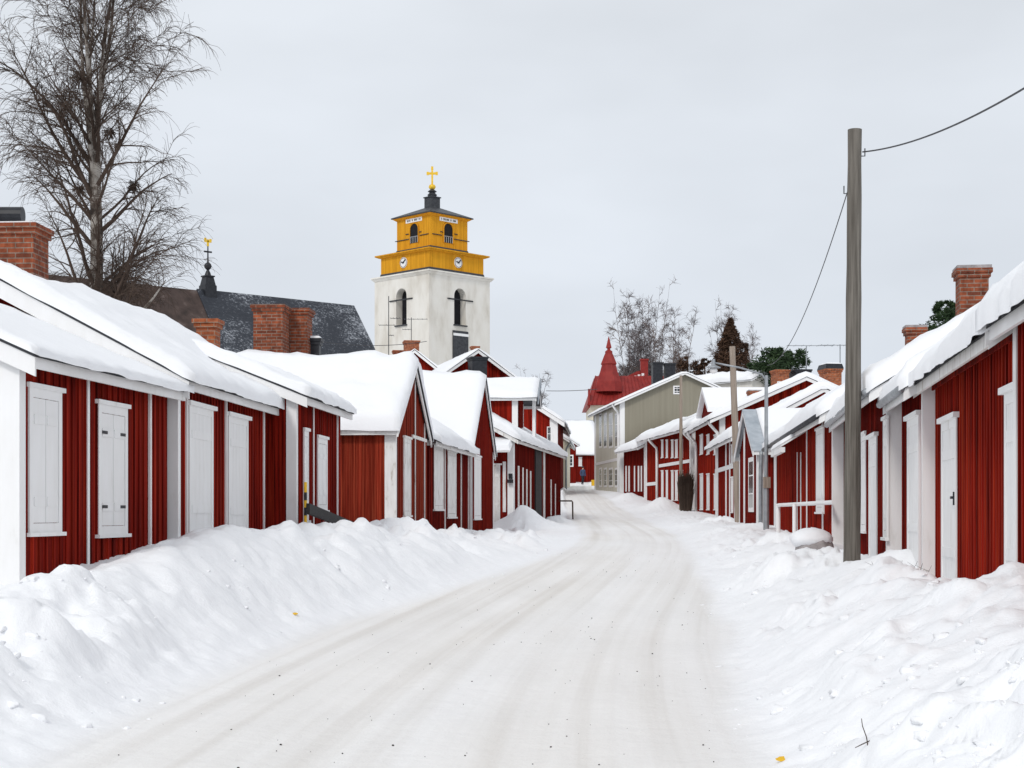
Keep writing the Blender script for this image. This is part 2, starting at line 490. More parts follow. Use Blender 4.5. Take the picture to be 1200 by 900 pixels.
def build_ground():
    Y = [-80, -40, -20, -10, -4, 0, 3]
    y = 4.0
    while y < 210:
        Y.append(y)
        y *= 1.0048
    while y < 3200:
        Y.append(y)
        y *= 1.15
    Y = np.array(Y)
    Yc = np.clip(Y, 0, None)
    rz = np.interp(Yc, GY, ROADZ)
    el, er = smooth_tab(Yc, GY, EL), smooth_tab(Yc, GY, ER)
    wob = fbm(Y * 0.3, Y * 0 + 3.3, 5, 2) * 0.14
    wob2 = fbm(Y * 0.3, Y * 0 + 8.3, 9, 2) * 0.14
    mid = (el + er) / 2
    el, er = el + wob, er + wob2
    wl, wr = np.interp(Yc, WLY, WL), np.interp(Yc, WRY, WR)
    wlz, wrz = np.interp(Yc, WLY, WLZ), np.interp(Yc, WRY, WRZ)
    NB, NR = 70, 44
    Xs, kind = [], []
    for d in (900, 300, 120, 60, 30, 15, 8, 4, 2, 1, 0.5):
        Xs.append(wl - d * (1 + Yc * 0.002))
    for k in range(NB):
        Xs.append(wl + (el - wl) * k / NB)
    iL = len(Xs)
    for k in range(NR + 1):
        Xs.append(el + (er - el) * k / NR)
    iR = len(Xs) - 1
    for k in range(1, NB + 1):
        Xs.append(er + (wr - er) * k / NB)
    for d in (0.5, 1, 2, 4, 8, 15, 30, 60, 120, 300, 900):
        Xs.append(wr + d * (1 + Yc * 0.002))
    X = np.array(Xs).T                      # rows x cols
    YY = np.repeat(Y[:, None], X.shape[1], 1)
    def colm(a):
        return np.repeat(a[:, None], X.shape[1], 1)
    RZ, ELm, ERm, WLm, WRm, WLZm, WRZm = map(colm, (rz, el, er, wl, wr, wlz, wrz))
    tl = np.clip((ELm - X) / np.maximum(ELm - WLm, .2), 0, 1)
    tr = np.clip((X - ERm) / np.maximum(WRm - ERm, .2), 0, 1)
    dl = np.clip(ELm - X, 0, None)
    dr = np.clip(X - ERm, 0, None)
    near = np.clip(1.3 - YY / 90, 0.25, 1)
    # a ploughed bank: slow rise from the road, steep broken face, rounded crest before the walls
    pl = 0.40 * sstep(tl / 0.45) + 0.60 * sstep((tl - 0.18) / 0.55)
    pr = 0.34 * sstep(tr / 0.40) + 0.66 * sstep((tr - 0.15) / 0.60)
    Z = RZ + (WLZm - RZ) * pl + (WRZm - RZ) * pr
    crest_l = np.exp(-((tl - 0.66) / 0.17) ** 2) * (0.05 + 0.13 * fbm(YY * 0.22, X * 0.3, 21, 3)) * near
    crest_r = np.exp(-((tr - 0.50) / 0.22) ** 2) * (0.0 + 0.13 * fbm(YY * 0.25, X * 0.3, 31, 3)) * near
    Z = Z + crest_l + crest_r
    bank = np.maximum(sstep((tl - 0.1) / 0.35), sstep((tr - 0.05) / 0.35)) * np.clip(YY / 6, 0, 1)
    toe = np.maximum(sstep(tl / 0.15), sstep(tr / 0.1))
    inside = ((X > WLm - 0.1) & (X < WRm + 0.1)).astype(float)
    calm = 1 - 0.75 * np.maximum(sstep((tl - 0.80) / 0.15), sstep((tr - 0.82) / 0.15))
    wx, wy = X + 0.25 * fbm(X * 1.4, YY * 1.4, 77, 3), YY + 0.25 * fbm(X * 1.4, YY * 1.4, 78, 3)
    lump = np.abs(fbm(wx * 1.05, wy * 0.8, 41, 4, 0.52))
    lump2 = np.abs(fbm(wx * 2.9, wy * 2.4, 51, 3, 0.5))
    chunk = np.clip(vnoise(wx * 3.3, wy * 2.7, 61) - 0.66, 0, 1)
    mod = 0.45 + 0.9 * sstep((fbm(X * 0.5, YY * 0.35, 71, 2) + 0.35) / 0.8)
    Z = Z + inside * bank * calm * near * mod * 0.9 * (0.30 * (lump - 0.2) + 0.24 * fbm(wx * 0.9, wy * 0.75, 42, 3, 0.42) + 0.10 * (lump2 - 0.2) + 0.07 * fbm(wx * 3.1, wy * 2.6, 52, 3) + 0.20 * sstep(chunk * 3.2) * 0.5 + 0.024 * np.abs(fbm(wx * 6, wy * 5.5, 55, 3)) + 0.018 * fbm(wx * 13, wy * 12, 56, 2))
    Z = Z + inside * toe * 0.035 * fbm(X * 5, YY * 4, 81, 3) * np.clip(1.2 - YY / 60, 0.1, 1)
    # wheel tracks pressed into the packed snow
    lat = X - colm(mid)
    on_road = 1 - np.maximum(sstep((dl + 0.15) / 0.55), sstep((dr + 0.15) / 0.55))
    Z = Z + on_road * (0.018 * fbm(lat * 3.2, YY * 0.05, 91, 2) + 0.010 * fbm(lat * 9, YY * 0.08, 92, 2) + 0.008 * fbm(X * 2.2, YY * 2, 93, 3))
    Z = Z - on_road * 0.03 * (np.exp(-((lat + 0.75) / 0.28) ** 2) + np.exp(-((lat - 0.75) / 0.28) ** 2))
    # single heaps
    def heap(px, Y0, r, h, ry=1.6):
        x0 = PX(px, Y0)[0]
        q = np.exp(-(((X - x0) / r) ** 2 + ((YY - Y0) / (r * ry)) ** 2))
        return h * q * (1 + 0.25 * fbm(X * 1.8, YY * 1.4, 99, 3))
    Z = Z + heap(612, 57, 0.85, 0.62) + heap(652, 66, 0.55, 0.28) + heap(372, 25.2, 0.5, 0.10) + heap(250, 20.5, 0.9, 0.12)
    Z = Z + heap(1050, 20.6, 0.55, 0.34, 1.2) + heap(945, 30, 0.8, 0.2) + heap(1190, 11.6, 0.8, 0.24) + heap(1090, 14.5, 0.5, 0.12)
    Z = Z + heap(775, 84, 0.9, 0.5) + heap(735, 98, 0.8, 0.35)
    # hollow scooped beside the nearest left wall
    Z = Z - heap(40, 15.6, 0.5, 0.16)
    fall = np.clip(-YY / 30, 0, 1)
    Z = Z * (1 - fall) + (-1.6) * fall
    Z = Z + EYE
    return X, YY, Z, on_road * (0.75 + 0.35 * fbm(lat * 1.2, YY * 0.12, 95, 3)), lat, iL, iR

GX, GYY, GZ, GROAD, GLAT, iL, iR = build_ground()

def ground_z(x, y):
    r = int(np.clip(np.searchsorted(GYY[:, 0], y) - 1, 0, GYY.shape[0] - 2))
    f = (y - GYY[r, 0]) / (GYY[r + 1, 0] - GYY[r, 0])
    return float(np.interp(x, GX[r], GZ[r]) * (1 - f) + np.interp(x, GX[r + 1], GZ[r + 1]) * f)

def hit(px, py):
    "where the sight line through a picture point meets the snow"
    Y = 6.0
    while Y < 200 and ground_z((px - 600) / 1800 * Y, Y) < ZY(py, Y):
        Y += 0.02
    return (px - 600) / 1800 * Y, Y

def sheet(name, blocks):
    V, F, A1, A2 = [], [], [], []
    off = 0
    for c0, c1 in blocks:
        X, Y, Z = GX[:, c0:c1 + 1], GYY[:, c0:c1 + 1], GZ[:, c0:c1 + 1]
        r, c = X.shape
        V.append(np.stack([X.ravel(), Y.ravel(), Z.ravel()], 1))
        i = np.arange(r - 1)[:, None] * c + np.arange(c - 1)[None]
        i = i.ravel() + off
        F.append(np.stack([i, i + 1, i + 1 + c, i + c], 1))
        A1.append(GROAD[:, c0:c1 + 1].ravel())
        A2.append(GLAT[:, c0:c1 + 1].ravel())
        off += r * c
    V, F = np.concatenate(V), np.concatenate(F)
    me = bpy.data.meshes.new(name)
    me.from_pydata(V.tolist(), [], F.tolist())
    for nm, arr in (('road', A1), ('lateral', A2)):
        a = me.attributes.new(nm, 'FLOAT', 'POINT')
        a.data.foreach_set('value', np.concatenate(arr).astype(np.float32))
    me.materials.append(M['ground'])
    me.polygons.foreach_set('use_smooth', [True] * len(me.polygons))
    o = bpy.data.objects.new(name, me)
    col.objects.link(o)
    return tag(o, kind='structure')

sheet('road', [(iL, iR)])
sheet('ground', [(0, iL), (iR, GX.shape[1] - 1)])

# ================================================================== houses
class House:
    def __init__(s, label, A, B, depth, ze, pitch, side, ridge='along', m='red', zb=None, group=None, cat='cottage', name='red_cottage',
                 oe=0.24, og=0.18, snow=0.24, faces='ac', seed=0, batt=0.17, snow_res=0.16, roof_mat='sheet', trim='white', thick=0.03,
                 drift=0.0, barge='nf', bh=0.15):
        A, B = Vector(A), Vector(B)
        d = (B - A)
        n = d.length
        d.normalize()
        left = Vector((-d.y, d.x))
        inw = left if side == 'left' else -left
        if ridge == 'along':
            s.u, s.v, s.L, s.W = d, inw, n, depth
        else:
            s.u, s.v, s.L, s.W = inw, d, depth, n
        s.sy = 1.0 if (s.u.x * s.v.y - s.u.y * s.v.x) > 0 else -1.0
        s.A, s.m, s.trim = A, M[m], M[trim]
        if zb is None:
            zb = min(ground_z(*A), ground_z(*B)) - 0.45
        s.zb, s.ze, s.tp = zb, ze - zb, math.tan(R(pitch))
        s.oe, s.og = oe, og
        s.root = thing(name, label, cat, (A.x, A.y, zb), math.atan2(s.u.y, s.u.x), group)
        W, L, e = s.W, s.L, s.ze
        mb = MB(s.sy)
        zr = e + s.tp * W / 2
        s.zr = zr + zb
        mb.prism([(0, 0, 0), (0, W, 0), (0, W, e), (0, W / 2, zr), (0, 0, e)], (L, 0, 0))
        for f in faces:
            ln = L if f in 'ab' else W
            k = int(ln / batt)
            for i in range(1, k):
                t = i * ln / k + (((i * 7919 + seed * 131) % 17) / 17 - 0.5) * 0.035
                top = e if f in 'ab' else s.rz(t)
                s.wbox(mb, f, t - 0.022, t + 0.022, 0, top - 0.03, 0, 0.018)
        s.wallo = mb.build('wall', s.m, s.root)
        # roof sheets
        mb = MB(s.sy)
        x0, x1 = -og, L + og
        for sg in (0, 1):
            def q(b):
                return b if sg == 0 else W - b
            P = []
            for z_ in (0.0, thick):
                P += [(x0, q(-oe), e - oe * s.tp + z_), (x1, q(-oe), e - oe * s.tp + z_), (x1, q(W / 2), zr + z_), (x0, q(W / 2), zr + z_)]
            mb.hexa(P)
        s.roof = mb.build('roof', M[roof_mat], s.root)
        # eave boards and barge boards
        for sg in (0, 1):
            mb = MB(s.sy)
            b0, b1 = (-oe + 0.03, -oe + 0.065)
            if sg:
                b0, b1 = W - b0, W - b1
            z1 = e - (oe - 0.03) * s.tp + 0.01
            mb.box(x0 + 0.02, x1 - 0.02, min(b0, b1), max(b0, b1), z1 - 0.13, z1)
            mb.build('eave_board', s.trim, s.root)
        for xg, sgn in ((x0, 1), (x1, -1)):
            if ('n' if sgn > 0 else 'f') not in barge:
                continue
            for sg in (0, 1):
                mb = MB(s.sy)
                def q(b):
                    return b if sg == 0 else W - b
                P = []
                for dx in (0.012, 0.045):
                    xx = xg + sgn * dx
                    P += [(xx, q(-oe), e - oe * s.tp - bh), (xx, q(W / 2), zr - bh), (xx, q(W / 2), zr + 0.0), (xx, q(-oe), e - oe * s.tp + 0.0)]
                mb.hexa(P)
                mb.build('bargeboard', s.trim, s.root)
        if snow:
            s.snow(x0, x1, -oe, W + oe, snow, seed, snow_res, thick, drift)

    def rz(s, b):
        return s.ze + s.tp * min(b, s.W - b)

    def snow(s, a0, a1, b0, b1, th, seed, res, thick, drift):
        na, nb = max(4, int((a1 - a0) / res)), max(6, int((b1 - b0) / res))
        a = np.linspace(a0 - 0.03, a1 + 0.03, na + 1)
        b = np.linspace(b0 - 0.05, b1 + 0.05, nb + 1)
        A, B = np.meshgrid(a, b, indexing='ij')
        half = s.W / 2
        soft = 0.16
        dist = half - (np.sqrt((B - half) ** 2 + soft ** 2) - soft * 0.6)
        base = s.ze + s.tp * np.minimum(B, s.W - B) + thick + 0.004
        top0 = s.ze + s.tp * dist + thick
        dd = np.minimum(np.minimum(A - a[0], a[-1] - A), np.minimum(B - b[0], b[-1] - B))
        edge = np.sqrt(np.clip(1 - (1 - np.clip(dd / 0.20, 0, 1)) ** 2, 0, 1))
        sag = 0.26 + 0.5 * sstep(fbm(A * 0.9 + seed * 2, B * 0.9, 600 + seed, 3) + 0.5)
        edge = sag + (1 - sag) * edge
        nz = fbm(A * 0.55 + seed * 7.7, B * 0.55 + seed * 3.1, 100 + seed, 4)
        nz2 = np.abs(fbm(A * 1.3 + seed, B * 2.1, 400 + seed, 3))
        t = th * edge * (1 + 0.5 * nz - 0.5 * nz2) + 0.014 * fbm(A * 4, B * 4, 7 + seed, 3)
        t = t + 0.22 * min(drift, 1.2) * sstep((B - 0.5) / 1.2) * ((A - a[0]) / (a[-1] - a[0])) ** 2
        A = A + drift * sstep((B - 0.15) / 1.0) * ((A - a[0]) / (a[-1] - a[0])) ** 3
        top = np.maximum(np.maximum(top0, base) + t, base + 0.03)
        # ragged outline: the edge creeps out or draws back a little
        rag = 0.055 * fbm(A * 2.3 + seed, B * 2.3, 300 + seed, 3)
        eb = (np.abs(B - b[0]) < 1e-6) * -1.0 + (np.abs(B - b[-1]) < 1e-6) * 1.0
        Bm = B + eb * (rag + 0.015)
        mb = MB(s.sy)
        P = [(A[i, j], Bm[i, j], top[i, j]) for i in range(na + 1) for j in range(nb + 1)]
        c = nb + 1
        F = [(i * c + j, (i + 1) * c + j, (i + 1) * c + j + 1, i * c + j + 1) for i in range(na) for j in range(nb)]
        rim = [(i, 0) for i in range(na + 1)] + [(na, j) for j in range(1, nb + 1)] + [(i, nb) for i in range(na - 1, -1, -1)] + [(0, j) for j in range(nb - 1, 0, -1)]
        nP = len(P)
        for (i, j) in rim:
            P.append((A[i, j], Bm[i, j], base[i, j] - 0.022 * float(sstep(fbm(A[i, j] * 1.1 + seed, B[i, j] * 1.1, 700 + seed, 3) * 1.6 + 0.55))))
        k = len(rim)
        for q in range(k):
            i, j = rim[q]
            i2, j2 = rim[(q + 1) % k]
            F.append((i * c + j, i2 * c + j2, nP + (q + 1) % k, nP + q))
        mb.add(P, F)
        s.snowo = mb.build('snow_cover', M['snow'], s.roof, smooth=True)

    # ---- walls as frames
    def fr(s, f):
        return {'a': ((0, 0), (1, 0), (0, -1)), 'b': ((0, s.W), (1, 0), (0, 1)),
                'c': ((0, 0), (0, 1), (-1, 0)), 'd': ((s.L, 0), (0, 1), (1, 0))}[f]
    def wbox(s, mb, f, t0, t1, z0, z1, n0, n1):
        o, d, n = s.fr(f)
        P = []
        for z in (z0, z1):
            for t, nn in ((t0, n0), (t1, n0), (t1, n1), (t0, n1)):
                P.append((o[0] + d[0] * t + n[0] * nn, o[1] + d[1] * t + n[1] * nn, z))
        mb.hexa(P)
    def world(s, a, b):
        return s.A + s.u * a + s.v * b
    def local(s, X, Y):
        d = Vector((X, Y)) - s.A
        return d.dot(s.u), d.dot(s.v)
    def tpx(s, f, px):
        o, d, n = s.fr(f)
        O = s.world(o[0] + n[0] * 0.03, o[1] + n[1] * 0.03)
        D = s.u * d[0] + s.v * d[1]
        k = (px - 600) / 1800
        return (k * O.y - O.x) / (D.x - k * D.y)
    def zpx(s, f, t, py):
        o, d, n = s.fr(f)
        Y = s.world(o[0] + d[0] * t, o[1] + d[1] * t).y
        return ZY(py, Y) - s.zb
    def span(s, f, px0, px1, pt, pb):
        t0, t1 = sorted((s.tpx(f, px0), s.tpx(f, px1)))
        tm = (t0 + t1) / 2
        return t0, t1, s.zpx(f, tm, pb), s.zpx(f, tm, pt)

    # ---- openings
    def shutters(s, f, px0, px1, pt, pb, m='white', hinges=True, rect=None):
        t0, t1, z0, z1 = rect or s.span(f, px0, px1, pt, pb)
        w = min(0.09, (t1 - t0) * 0.12)
        mb = MB(s.sy)
        s.wbox(mb, f, t0, t0 + w, z0, z1, 0.0, 0.030)
        s.wbox(mb, f, t1 - w, t1, z0, z1, 0.0, 0.030)
        s.wbox(mb, f, t0 + w, t1 - w, z1 - 0.1, z1, 0.0, 0.029)
        s.wbox(mb, f, t0 + w, t1 - w, z0, z0 + 0.1, 0.0, 0.029)
        s.wbox(mb, f, t0 - 0.05, t1 + 0.05, z1, z1 + 0.05, 0.0, 0.055)
        wi = mb.build('window', M[m], s.root)
        tm = (t0 + t1) / 2
        for a, b in ((t0 + w + 0.006, tm - 0.006), (tm + 0.006, t1 - w - 0.006)):
            mb = MB(s.sy)
            s.wbox(mb, f, a, b, z0 + 0.105, z1 - 0.105, 0.0, 0.022)
            s.wbox(mb, f, a + 0.02, b - 0.02, z0 + 0.28, z0 + 0.38, 0.022, 0.032)
            s.wbox(mb, f, a + 0.02, b - 0.02, z1 - 0.38, z1 - 0.28, 0.022, 0.032)
            if hinges:
                mb.mat = 1
                ed = a if a < tm - 0.05 and abs(a - t0) < 0.3 else b
                sg = 1 if ed == a else -1
                for zz in (z0 + 0.33, z1 - 0.33):
                    c0, c1 = sorted((ed, ed + sg * 0.16))
                    s.wbox(mb, f, c0, c1, zz - 0.018, zz + 0.018, 0.032, 0.038)
            mb.build('shutter', [M[m], M['black']], wi)
        mb = MB(s.sy)
        s.wbox(mb, f, t0 - 0.05, t1 + 0.05, z0 - 0.04, z0 + 0.002, 0.0, 0.06)
        mb.build('sill', M[m], wi)
        return wi
    def door(s, f, px0, px1, pt, pb, m='white', rect=None, handle=True):
        t0, t1, z0, z1 = rect or s.span(f, px0, px1, pt, pb)
        z0 -= 0.5
        w = min(0.1, (t1 - t0) * 0.13)
        mb = MB(s.sy)
        n = 5
        for i in range(n):
            a = t0 + w + (t1 - t0 - 2 * w) * i / n
            b = t0 + w + (t1 - t0 - 2 * w) * (i + 1) / n
            s.wbox(mb, f, a + 0.003, b - 0.003, z0, z1 - 0.1, 0.0, 0.022)
        for zz in (z0 + 0.75, z1 - 0.45):
            s.wbox(mb, f, t0 + w + 0.03, t1 - w - 0.03, zz, zz + 0.11, 0.022, 0.034)
        d = mb.build('door', M[m], s.root)
        mb = MB(s.sy)
        s.wbox(mb, f, t0, t0 + w, z0, z1, 0.0, 0.034)
        s.wbox(mb, f, t1 - w, t1, z0, z1, 0.0, 0.034)
        s.wbox(mb, f, t0 + w, t1 - w, z1 - 0.1, z1, 0.0, 0.033)
        s.wbox(mb, f, t0 - 0.08, t1 + 0.08, z1, z1 + 0.06, 0.0, 0.075)
        mb.build('door_frame', M[m], d)
        if handle:
            mb = MB(s.sy)
            tt = t0 + w + 0.07
            s.wbox(mb, f, tt, tt + 0.04, z0 + 1.35, z0 + 1.5, 0.022, 0.04)
            s.wbox(mb, f, tt, tt + 0.12, z0 + 1.42, z0 + 1.45, 0.04, 0.06)
            mb.build('handle', M['black'], d)
        return d
    def glazed(s, f, px0, px1, pt, pb, rect=None, m='white', rows=3, cols=2):
        t0, t1, z0, z1 = rect or s.span(f, px0, px1, pt, pb)
        w = min(0.14, (t1 - t0) * 0.17)
        mb = MB(s.sy)
        s.wbox(mb, f, t0, t0 + w, z0, z1, 0.0, 0.034)
        s.wbox(mb, f, t1 - w, t1, z0, z1, 0.0, 0.034)
        s.wbox(mb, f, t0 + w, t1 - w, z1 - w, z1, 0.0, 0.033)
        s.wbox(mb, f, t0 + w, t1 - w, z0, z0 + w, 0.0, 0.033)
        for i in range(1, cols):
            c = t0 + (t1 - t0) * i / cols
            s.wbox(mb, f, c - 0.03, c + 0.03, z0 + w, z1 - w, 0.0, 0.030)
        for i in range(1, rows):
            c = z0 + (z1 - z0) * i / rows
            s.wbox(mb, f, t0 + w, t1 - w, c - 0.02, c + 0.02, 0.0, 0.045)
        wi = mb.build('window', M[m], s.root)
        mb = MB(s.sy)
        s.wbox(mb, f, t0 + w * 0.8, t1 - w * 0.8, z0 + w * 0.8, z1 - w * 0.8, 0.0, 0.03)
        mb.build('pane', M['glass'], wi)
        return wi
    # ---- trim
    def corner(s, a, b, w=0.15, m=None, z0=0.0, z1=None, th=0.026, w2=None):
        mb = MB(s.sy)
        z1 = s.ze - 0.02 if z1 is None else z1
        sa = 1 if a == 0 else -1
        sb = 1 if b == 0 else -1
        w2 = w2 or w
        A0, B0 = (0 if a == 0 else s.L), (0 if b == 0 else s.W)
        xs = sorted((A0 - sa * th, A0 + sa * w))
        ys = sorted((B0 - sb * th, B0))
        mb.box(xs[0], xs[1], ys[0], ys[1], z0, z1)
        xs = sorted((A0 - sa * th, A0))
        ys = sorted((B0, B0 + sb * w2))
        mb.box(xs[0], xs[1], ys[0], ys[1], z0, z1)
        return mb.build('corner_board', m or s.trim, s.root)
    def trimv(s, f, px, w=0.06, pt=None, pb=None, m=None):
        t = s.tpx(f, px)
        mb = MB(s.sy)
        top = s.ze - 0.04 if f in 'ab' else s.rz(t) - 0.04
        z1 = top if pt is None else s.zpx(f, t, pt)
        z0 = 0 if pb is None else s.zpx(f, t, pb)
        s.wbox(mb, f, t - w / 2, t + w / 2, z0, z1, 0.0, 0.032)
        return mb.build('cover_board', m or s.trim, s.root)
    def band(s, f, px0, px1, py, h=0.16, m=None):
        t0, t1 = sorted((s.tpx(f, px0), s.tpx(f, px1)))
        z = s.zpx(f, (t0 + t1) / 2, py)
        mb = MB(s.sy)
        s.wbox(mb, f, t0, t1, z - h / 2, z + h / 2, 0.0, 0.038)
        return mb.build('storey_band', m or s.trim, s.root)
    def downpipe(s, f, px, m='white', r=0.05, zbot=0.3):
        t = s.tpx(f, px)
        o, d, n = s.fr(f)
        def p(off, z):
            return (o[0] + d[0] * t + n[0] * off, o[1] + d[1] * t + n[1] * off, z)
        mb = MB(s.sy)
        zt = s.ze - s.oe * s.tp
        mb.tube([p(s.oe, zt), p(s.oe - 0.02, zt - 0.14), p(0.12, zt - 0.55), p(0.09, zt - 0.75), p(0.09, zbot)], r, 8)
        return mb.build('downpipe', M[m], s.root, smooth=True)
    def gutter(s, m='zinc'):
        mb = MB(s.sy)
        z = s.ze - s.oe * s.tp + 0.0
        mb.tube([(-s.og, -s.oe - 0.04, z), (s.L + s.og, -s.oe - 0.04, z)], 0.055, 8)
        return mb.build('gutter', M[m], s.root, smooth=True)
    def chimney(s, px, Y, w, d, ztop, h, m='brick', cap='stone', snowcap=True, ang=None, twin=0):
        X, Y = PX(px, Y)
        a, b = s.local(X, Y)
        zt, z0 = ztop - s.zb, ztop - h - s.zb
        mb = MB(s.sy)
        mb.rbox(a, b, z0, zt - 0.16, w, d, 0)
        mb.rbox(a, b, zt - 0.16, zt - 0.08, w + 0.07, d + 0.07, 0)
        mb.rbox(a, b, zt - 0.08, zt, w + 0.13, d + 0.13, 0)
        c = mb.build('chimney', M[m], s.root)
        if cap == 'stone':
            mb = MB(s.sy)
            mb.rbox(a, b, zt + 0.001, zt + 0.06, w + 0.10, d + 0.10, 0)
            mb.build('chimney_cap', M['stone'], c)
        elif cap == 'black':
            mb = MB(s.sy)
            mb.rbox(a, b, zt + 0.002, zt + 0.22, w + 0.16, d + 0.16, 0, 0.86)
            mb.build('chimney_cap', M['black'], c)
        if snowcap:
            mb = MB(s.sy)
            zz = zt + (0.061 if cap == 'stone' else (0.221 if cap == 'black' else 0.002))
            mb.rbox(a, b, zz, zz + 0.06, (w + 0.08) * 0.95, (d + 0.08) * 0.95, 0, 0.75)
            mb.build('snow_cap', M['snow'], c)
        return c, a, b, zt

GL = 'red church-town cottages along the left side of the street'
GR = 'red church-town cottages along the right side of the street'

# ---------------------------------------------------------------- left row
def shed_corner(px0, Y0, px1, Y1):
    return PX(px0, Y0), PX(px1, Y1)

h = House('nearest red cottage at the left edge, two closed white shuttered windows',
          *shed_corner(21, 15.9, 196, 20.45), 4.8, ZY(409, 16.0), 24, 'left', m='red', group=GL, seed=1, snow=0.07, snow_res=0.10, oe=0.24, og=0.14, barge='n', bh=0.2)
h.corner(0, 0, 0.12, w2=0.2, th=0.03)
h.corner(0, 1, 0.12)
mb = MB(h.sy)
for i in range(9):
    h.wbox(mb, 'c', 0.203 + i * 0.16, 0.357 + i * 0.16, 0, h.rz(0.2) - 0.05, 0.018, 0.028)
mb.build('gable_boards', M['white_worn'], h.root)
h.shutters('a', 35, 73, 457, 624, hinges=False)
h.shutters('a', 116, 150, 476, 626)
h.trimv('a', 104, 0.06)
h.trimv('a', 177, 0.05)

h = House('red cottage with two blank white doors and a big black-topped brick chimney',
          *shed_corner(207, 20.6, 312, 25.9), 5.0, ZY(438, 20.6), 28.0, 'left', m='red', group=GL, seed=2, snow=0.22, snow_res=0.12, oe=0.22, og=0.2, bh=0.24, barge='n', drift=1.5)
h.corner(0, 0, 0.1, w2=0.17)
h.door('a', 222, 250, 478, 622, handle=False)
h.door('a', 268, 291, 490, 622, handle=False)
h.trimv('a', 220, 0.05)
h.trimv('a', 266, 0.05)
h.trimv('a', 310, 0.06)
c, a, b, zt = h.chimney(24, 23.4, 0.62, 0.64, ZY(266, 23.4), 1.4, cap='none', snowcap=False)
mb = MB(h.sy)
mb.rbox(a - 0.02, b, zt + 0.002, zt + 0.03, 0.58, 0.6, 0)
mb.build('snow_cap', M['snow'], c)
mb = MB(h.sy)
pts = []
aa = h.local(*PX(-8, 23.3))
bb = h.local(*PX(27, 23.3))
mb.tube([(aa[0], aa[1], zt + 0.16), (bb[0], bb[1], zt + 0.16)], 0.125, 14)
mb.build('pipe_hood', M['black'], c)

h = House('red cottage with a wide white corner board behind the yellow marker stake',
          *shed_corner(346, 26.0, 399, 30.2), 3.6, ZY(460, 26.0), 22, 'left', m='red', group=GL, seed=3, snow=0.2, snow_res=0.13, og=0.2, oe=0.24, barge='n', bh=0.17)
h.corner(0, 0, 0.1, w2=0.15)
h.shutters('a', 357, 362, 505, 610, hinges=False)
h.shutters('a', 373, 384, 514, 598, hinges=False)
h.trimv('a', 368, 0.06)
h.trimv('a', 396, 0.06)
h.chimney(244, 28.6, 0.36, 0.36, ZY(375, 28.6), 1.9, 'brick_orange', 'none', False)

h = House('rust red cottage showing a plain boarded wall behind the black slanting plank',
          *shed_corner(463, 34.0, 500, 39.0), 6.4, ZY(497, 34.0), 31, 'left', 'across', m='red_brown', group=GL, seed=4, snow=0.36, snow_res=0.17, batt=0.3, og=0.12, trim='white_worn', faces='ac')
h.corner(0, 0, 0.23, w2=0.10, m=M['white_worn'])
h.shutters('c', 474, 482, 514, 604, m='white_worn', hinges=False)
h.trimv('c', 487, 0.07)
h.trimv('c', 498, 0.07)
h.band('c', 484, 500, 514, 0.08)
h.chimney(318, 37.6, 0.72, 0.7, ZY(359, 37.6), 1.5, 'brick', 'none', False)
h.chimney(349, 38.4, 0.60, 0.6, ZY(363, 38.4), 1.5, 'brick', 'none', False)
_c, a, b, zt = h.chimney(369, 38.6, 0.26, 0.26, ZY(397, 38.6), 0.6, 'black', 'none', True)
_c.name = 'vent_cowl'

h = House('low red cottage squeezed between two street gables, two white shuttered windows under its eave',
          *shed_corner(503, 39.4, 550, 47.6), 4.2, ZY(513, 40.0), 31, 'left', m='red_deep', group=GL, seed=5, snow=0.26, snow_res=0.2, og=0.02, barge='',  trim='white_worn')
h.shutters('a', 509, 520, 523, 597, m='white_worn', hinges=False)
h.shutters('a', 525, 535, 530, 606, m='white_worn', hinges=False)
h.trimv('a', 522, 0.09)
h.trimv('a', 541, 0.09)
h.trimv('a', 549, 0.09)

h = House('narrow red cottage with a steep street gable holding one white shuttered window',
          *shed_corner(552, 48.0, 577.5, 55.0), 7.0, ZY(523, 50.5), 33.5, 'left', 'across', m='red', group=GL, seed=6, snow=0.24, snow_res=0.22, og=0.1, faces='ac')
h.corner(0, 0, 0.12)
h.corner(0, 1, 0.16)
h.shutters('c', 556, 564, 535, 608, hinges=False)

h = House('long dark red cottage with pale vertical boards, last on the left before the bend',
          *shed_corner(601, 58.0, 657, 75.0), 6.0, ZY(513, 58.5), 28, 'left', m='red_deep', group=GL, seed=7, snow=0.30, snow_res=0.24, og=0.3, trim='white_worn')
h.corner(0, 0, 0.34, w2=0.2, m=M['white'])
for p, t0, t1 in ((608, 546, 597), (613, 548, 597), (617.5, 550, 598), (622, 552, 598), (646, 562, 604), (651, 567, 607)):
    h.trimv('a', p, 0.34, t0, t1, M['white_worn'])
mb = MB(h.sy)
t0, t1 = h.tpx('a', 627), h.tpx('a', 634)
h.wbox(mb, 'a', t0, t1, 0, h.ze - 0.1, 0.0, 0.06)
mb.build('board_gate', M['tarred'], h.root)
h.trimv('a', 638, 0.6, None, None, M['white_worn'])
mb = MB(h.sy)                       # lean-to porch hood on the gable wall
t0, t1 = h.tpx('c', 574), h.tpx('c', 601)
z = h.zpx('c', 0, 531)
t0, t1 = min(t0, t1), max(t0, t1)
P = []
for dz in (0.0, 0.06):
    P += [(-0.9, t0, z + dz), (-0.02, t0, z + 0.35 + dz), (-0.02, t1, z + 0.35 + dz), (-0.9, t1, z + dz)]
mb.hexa(P)
ho = mb.build('porch_roof', M['white'], h.root)
mb = MB(h.sy)
P = []
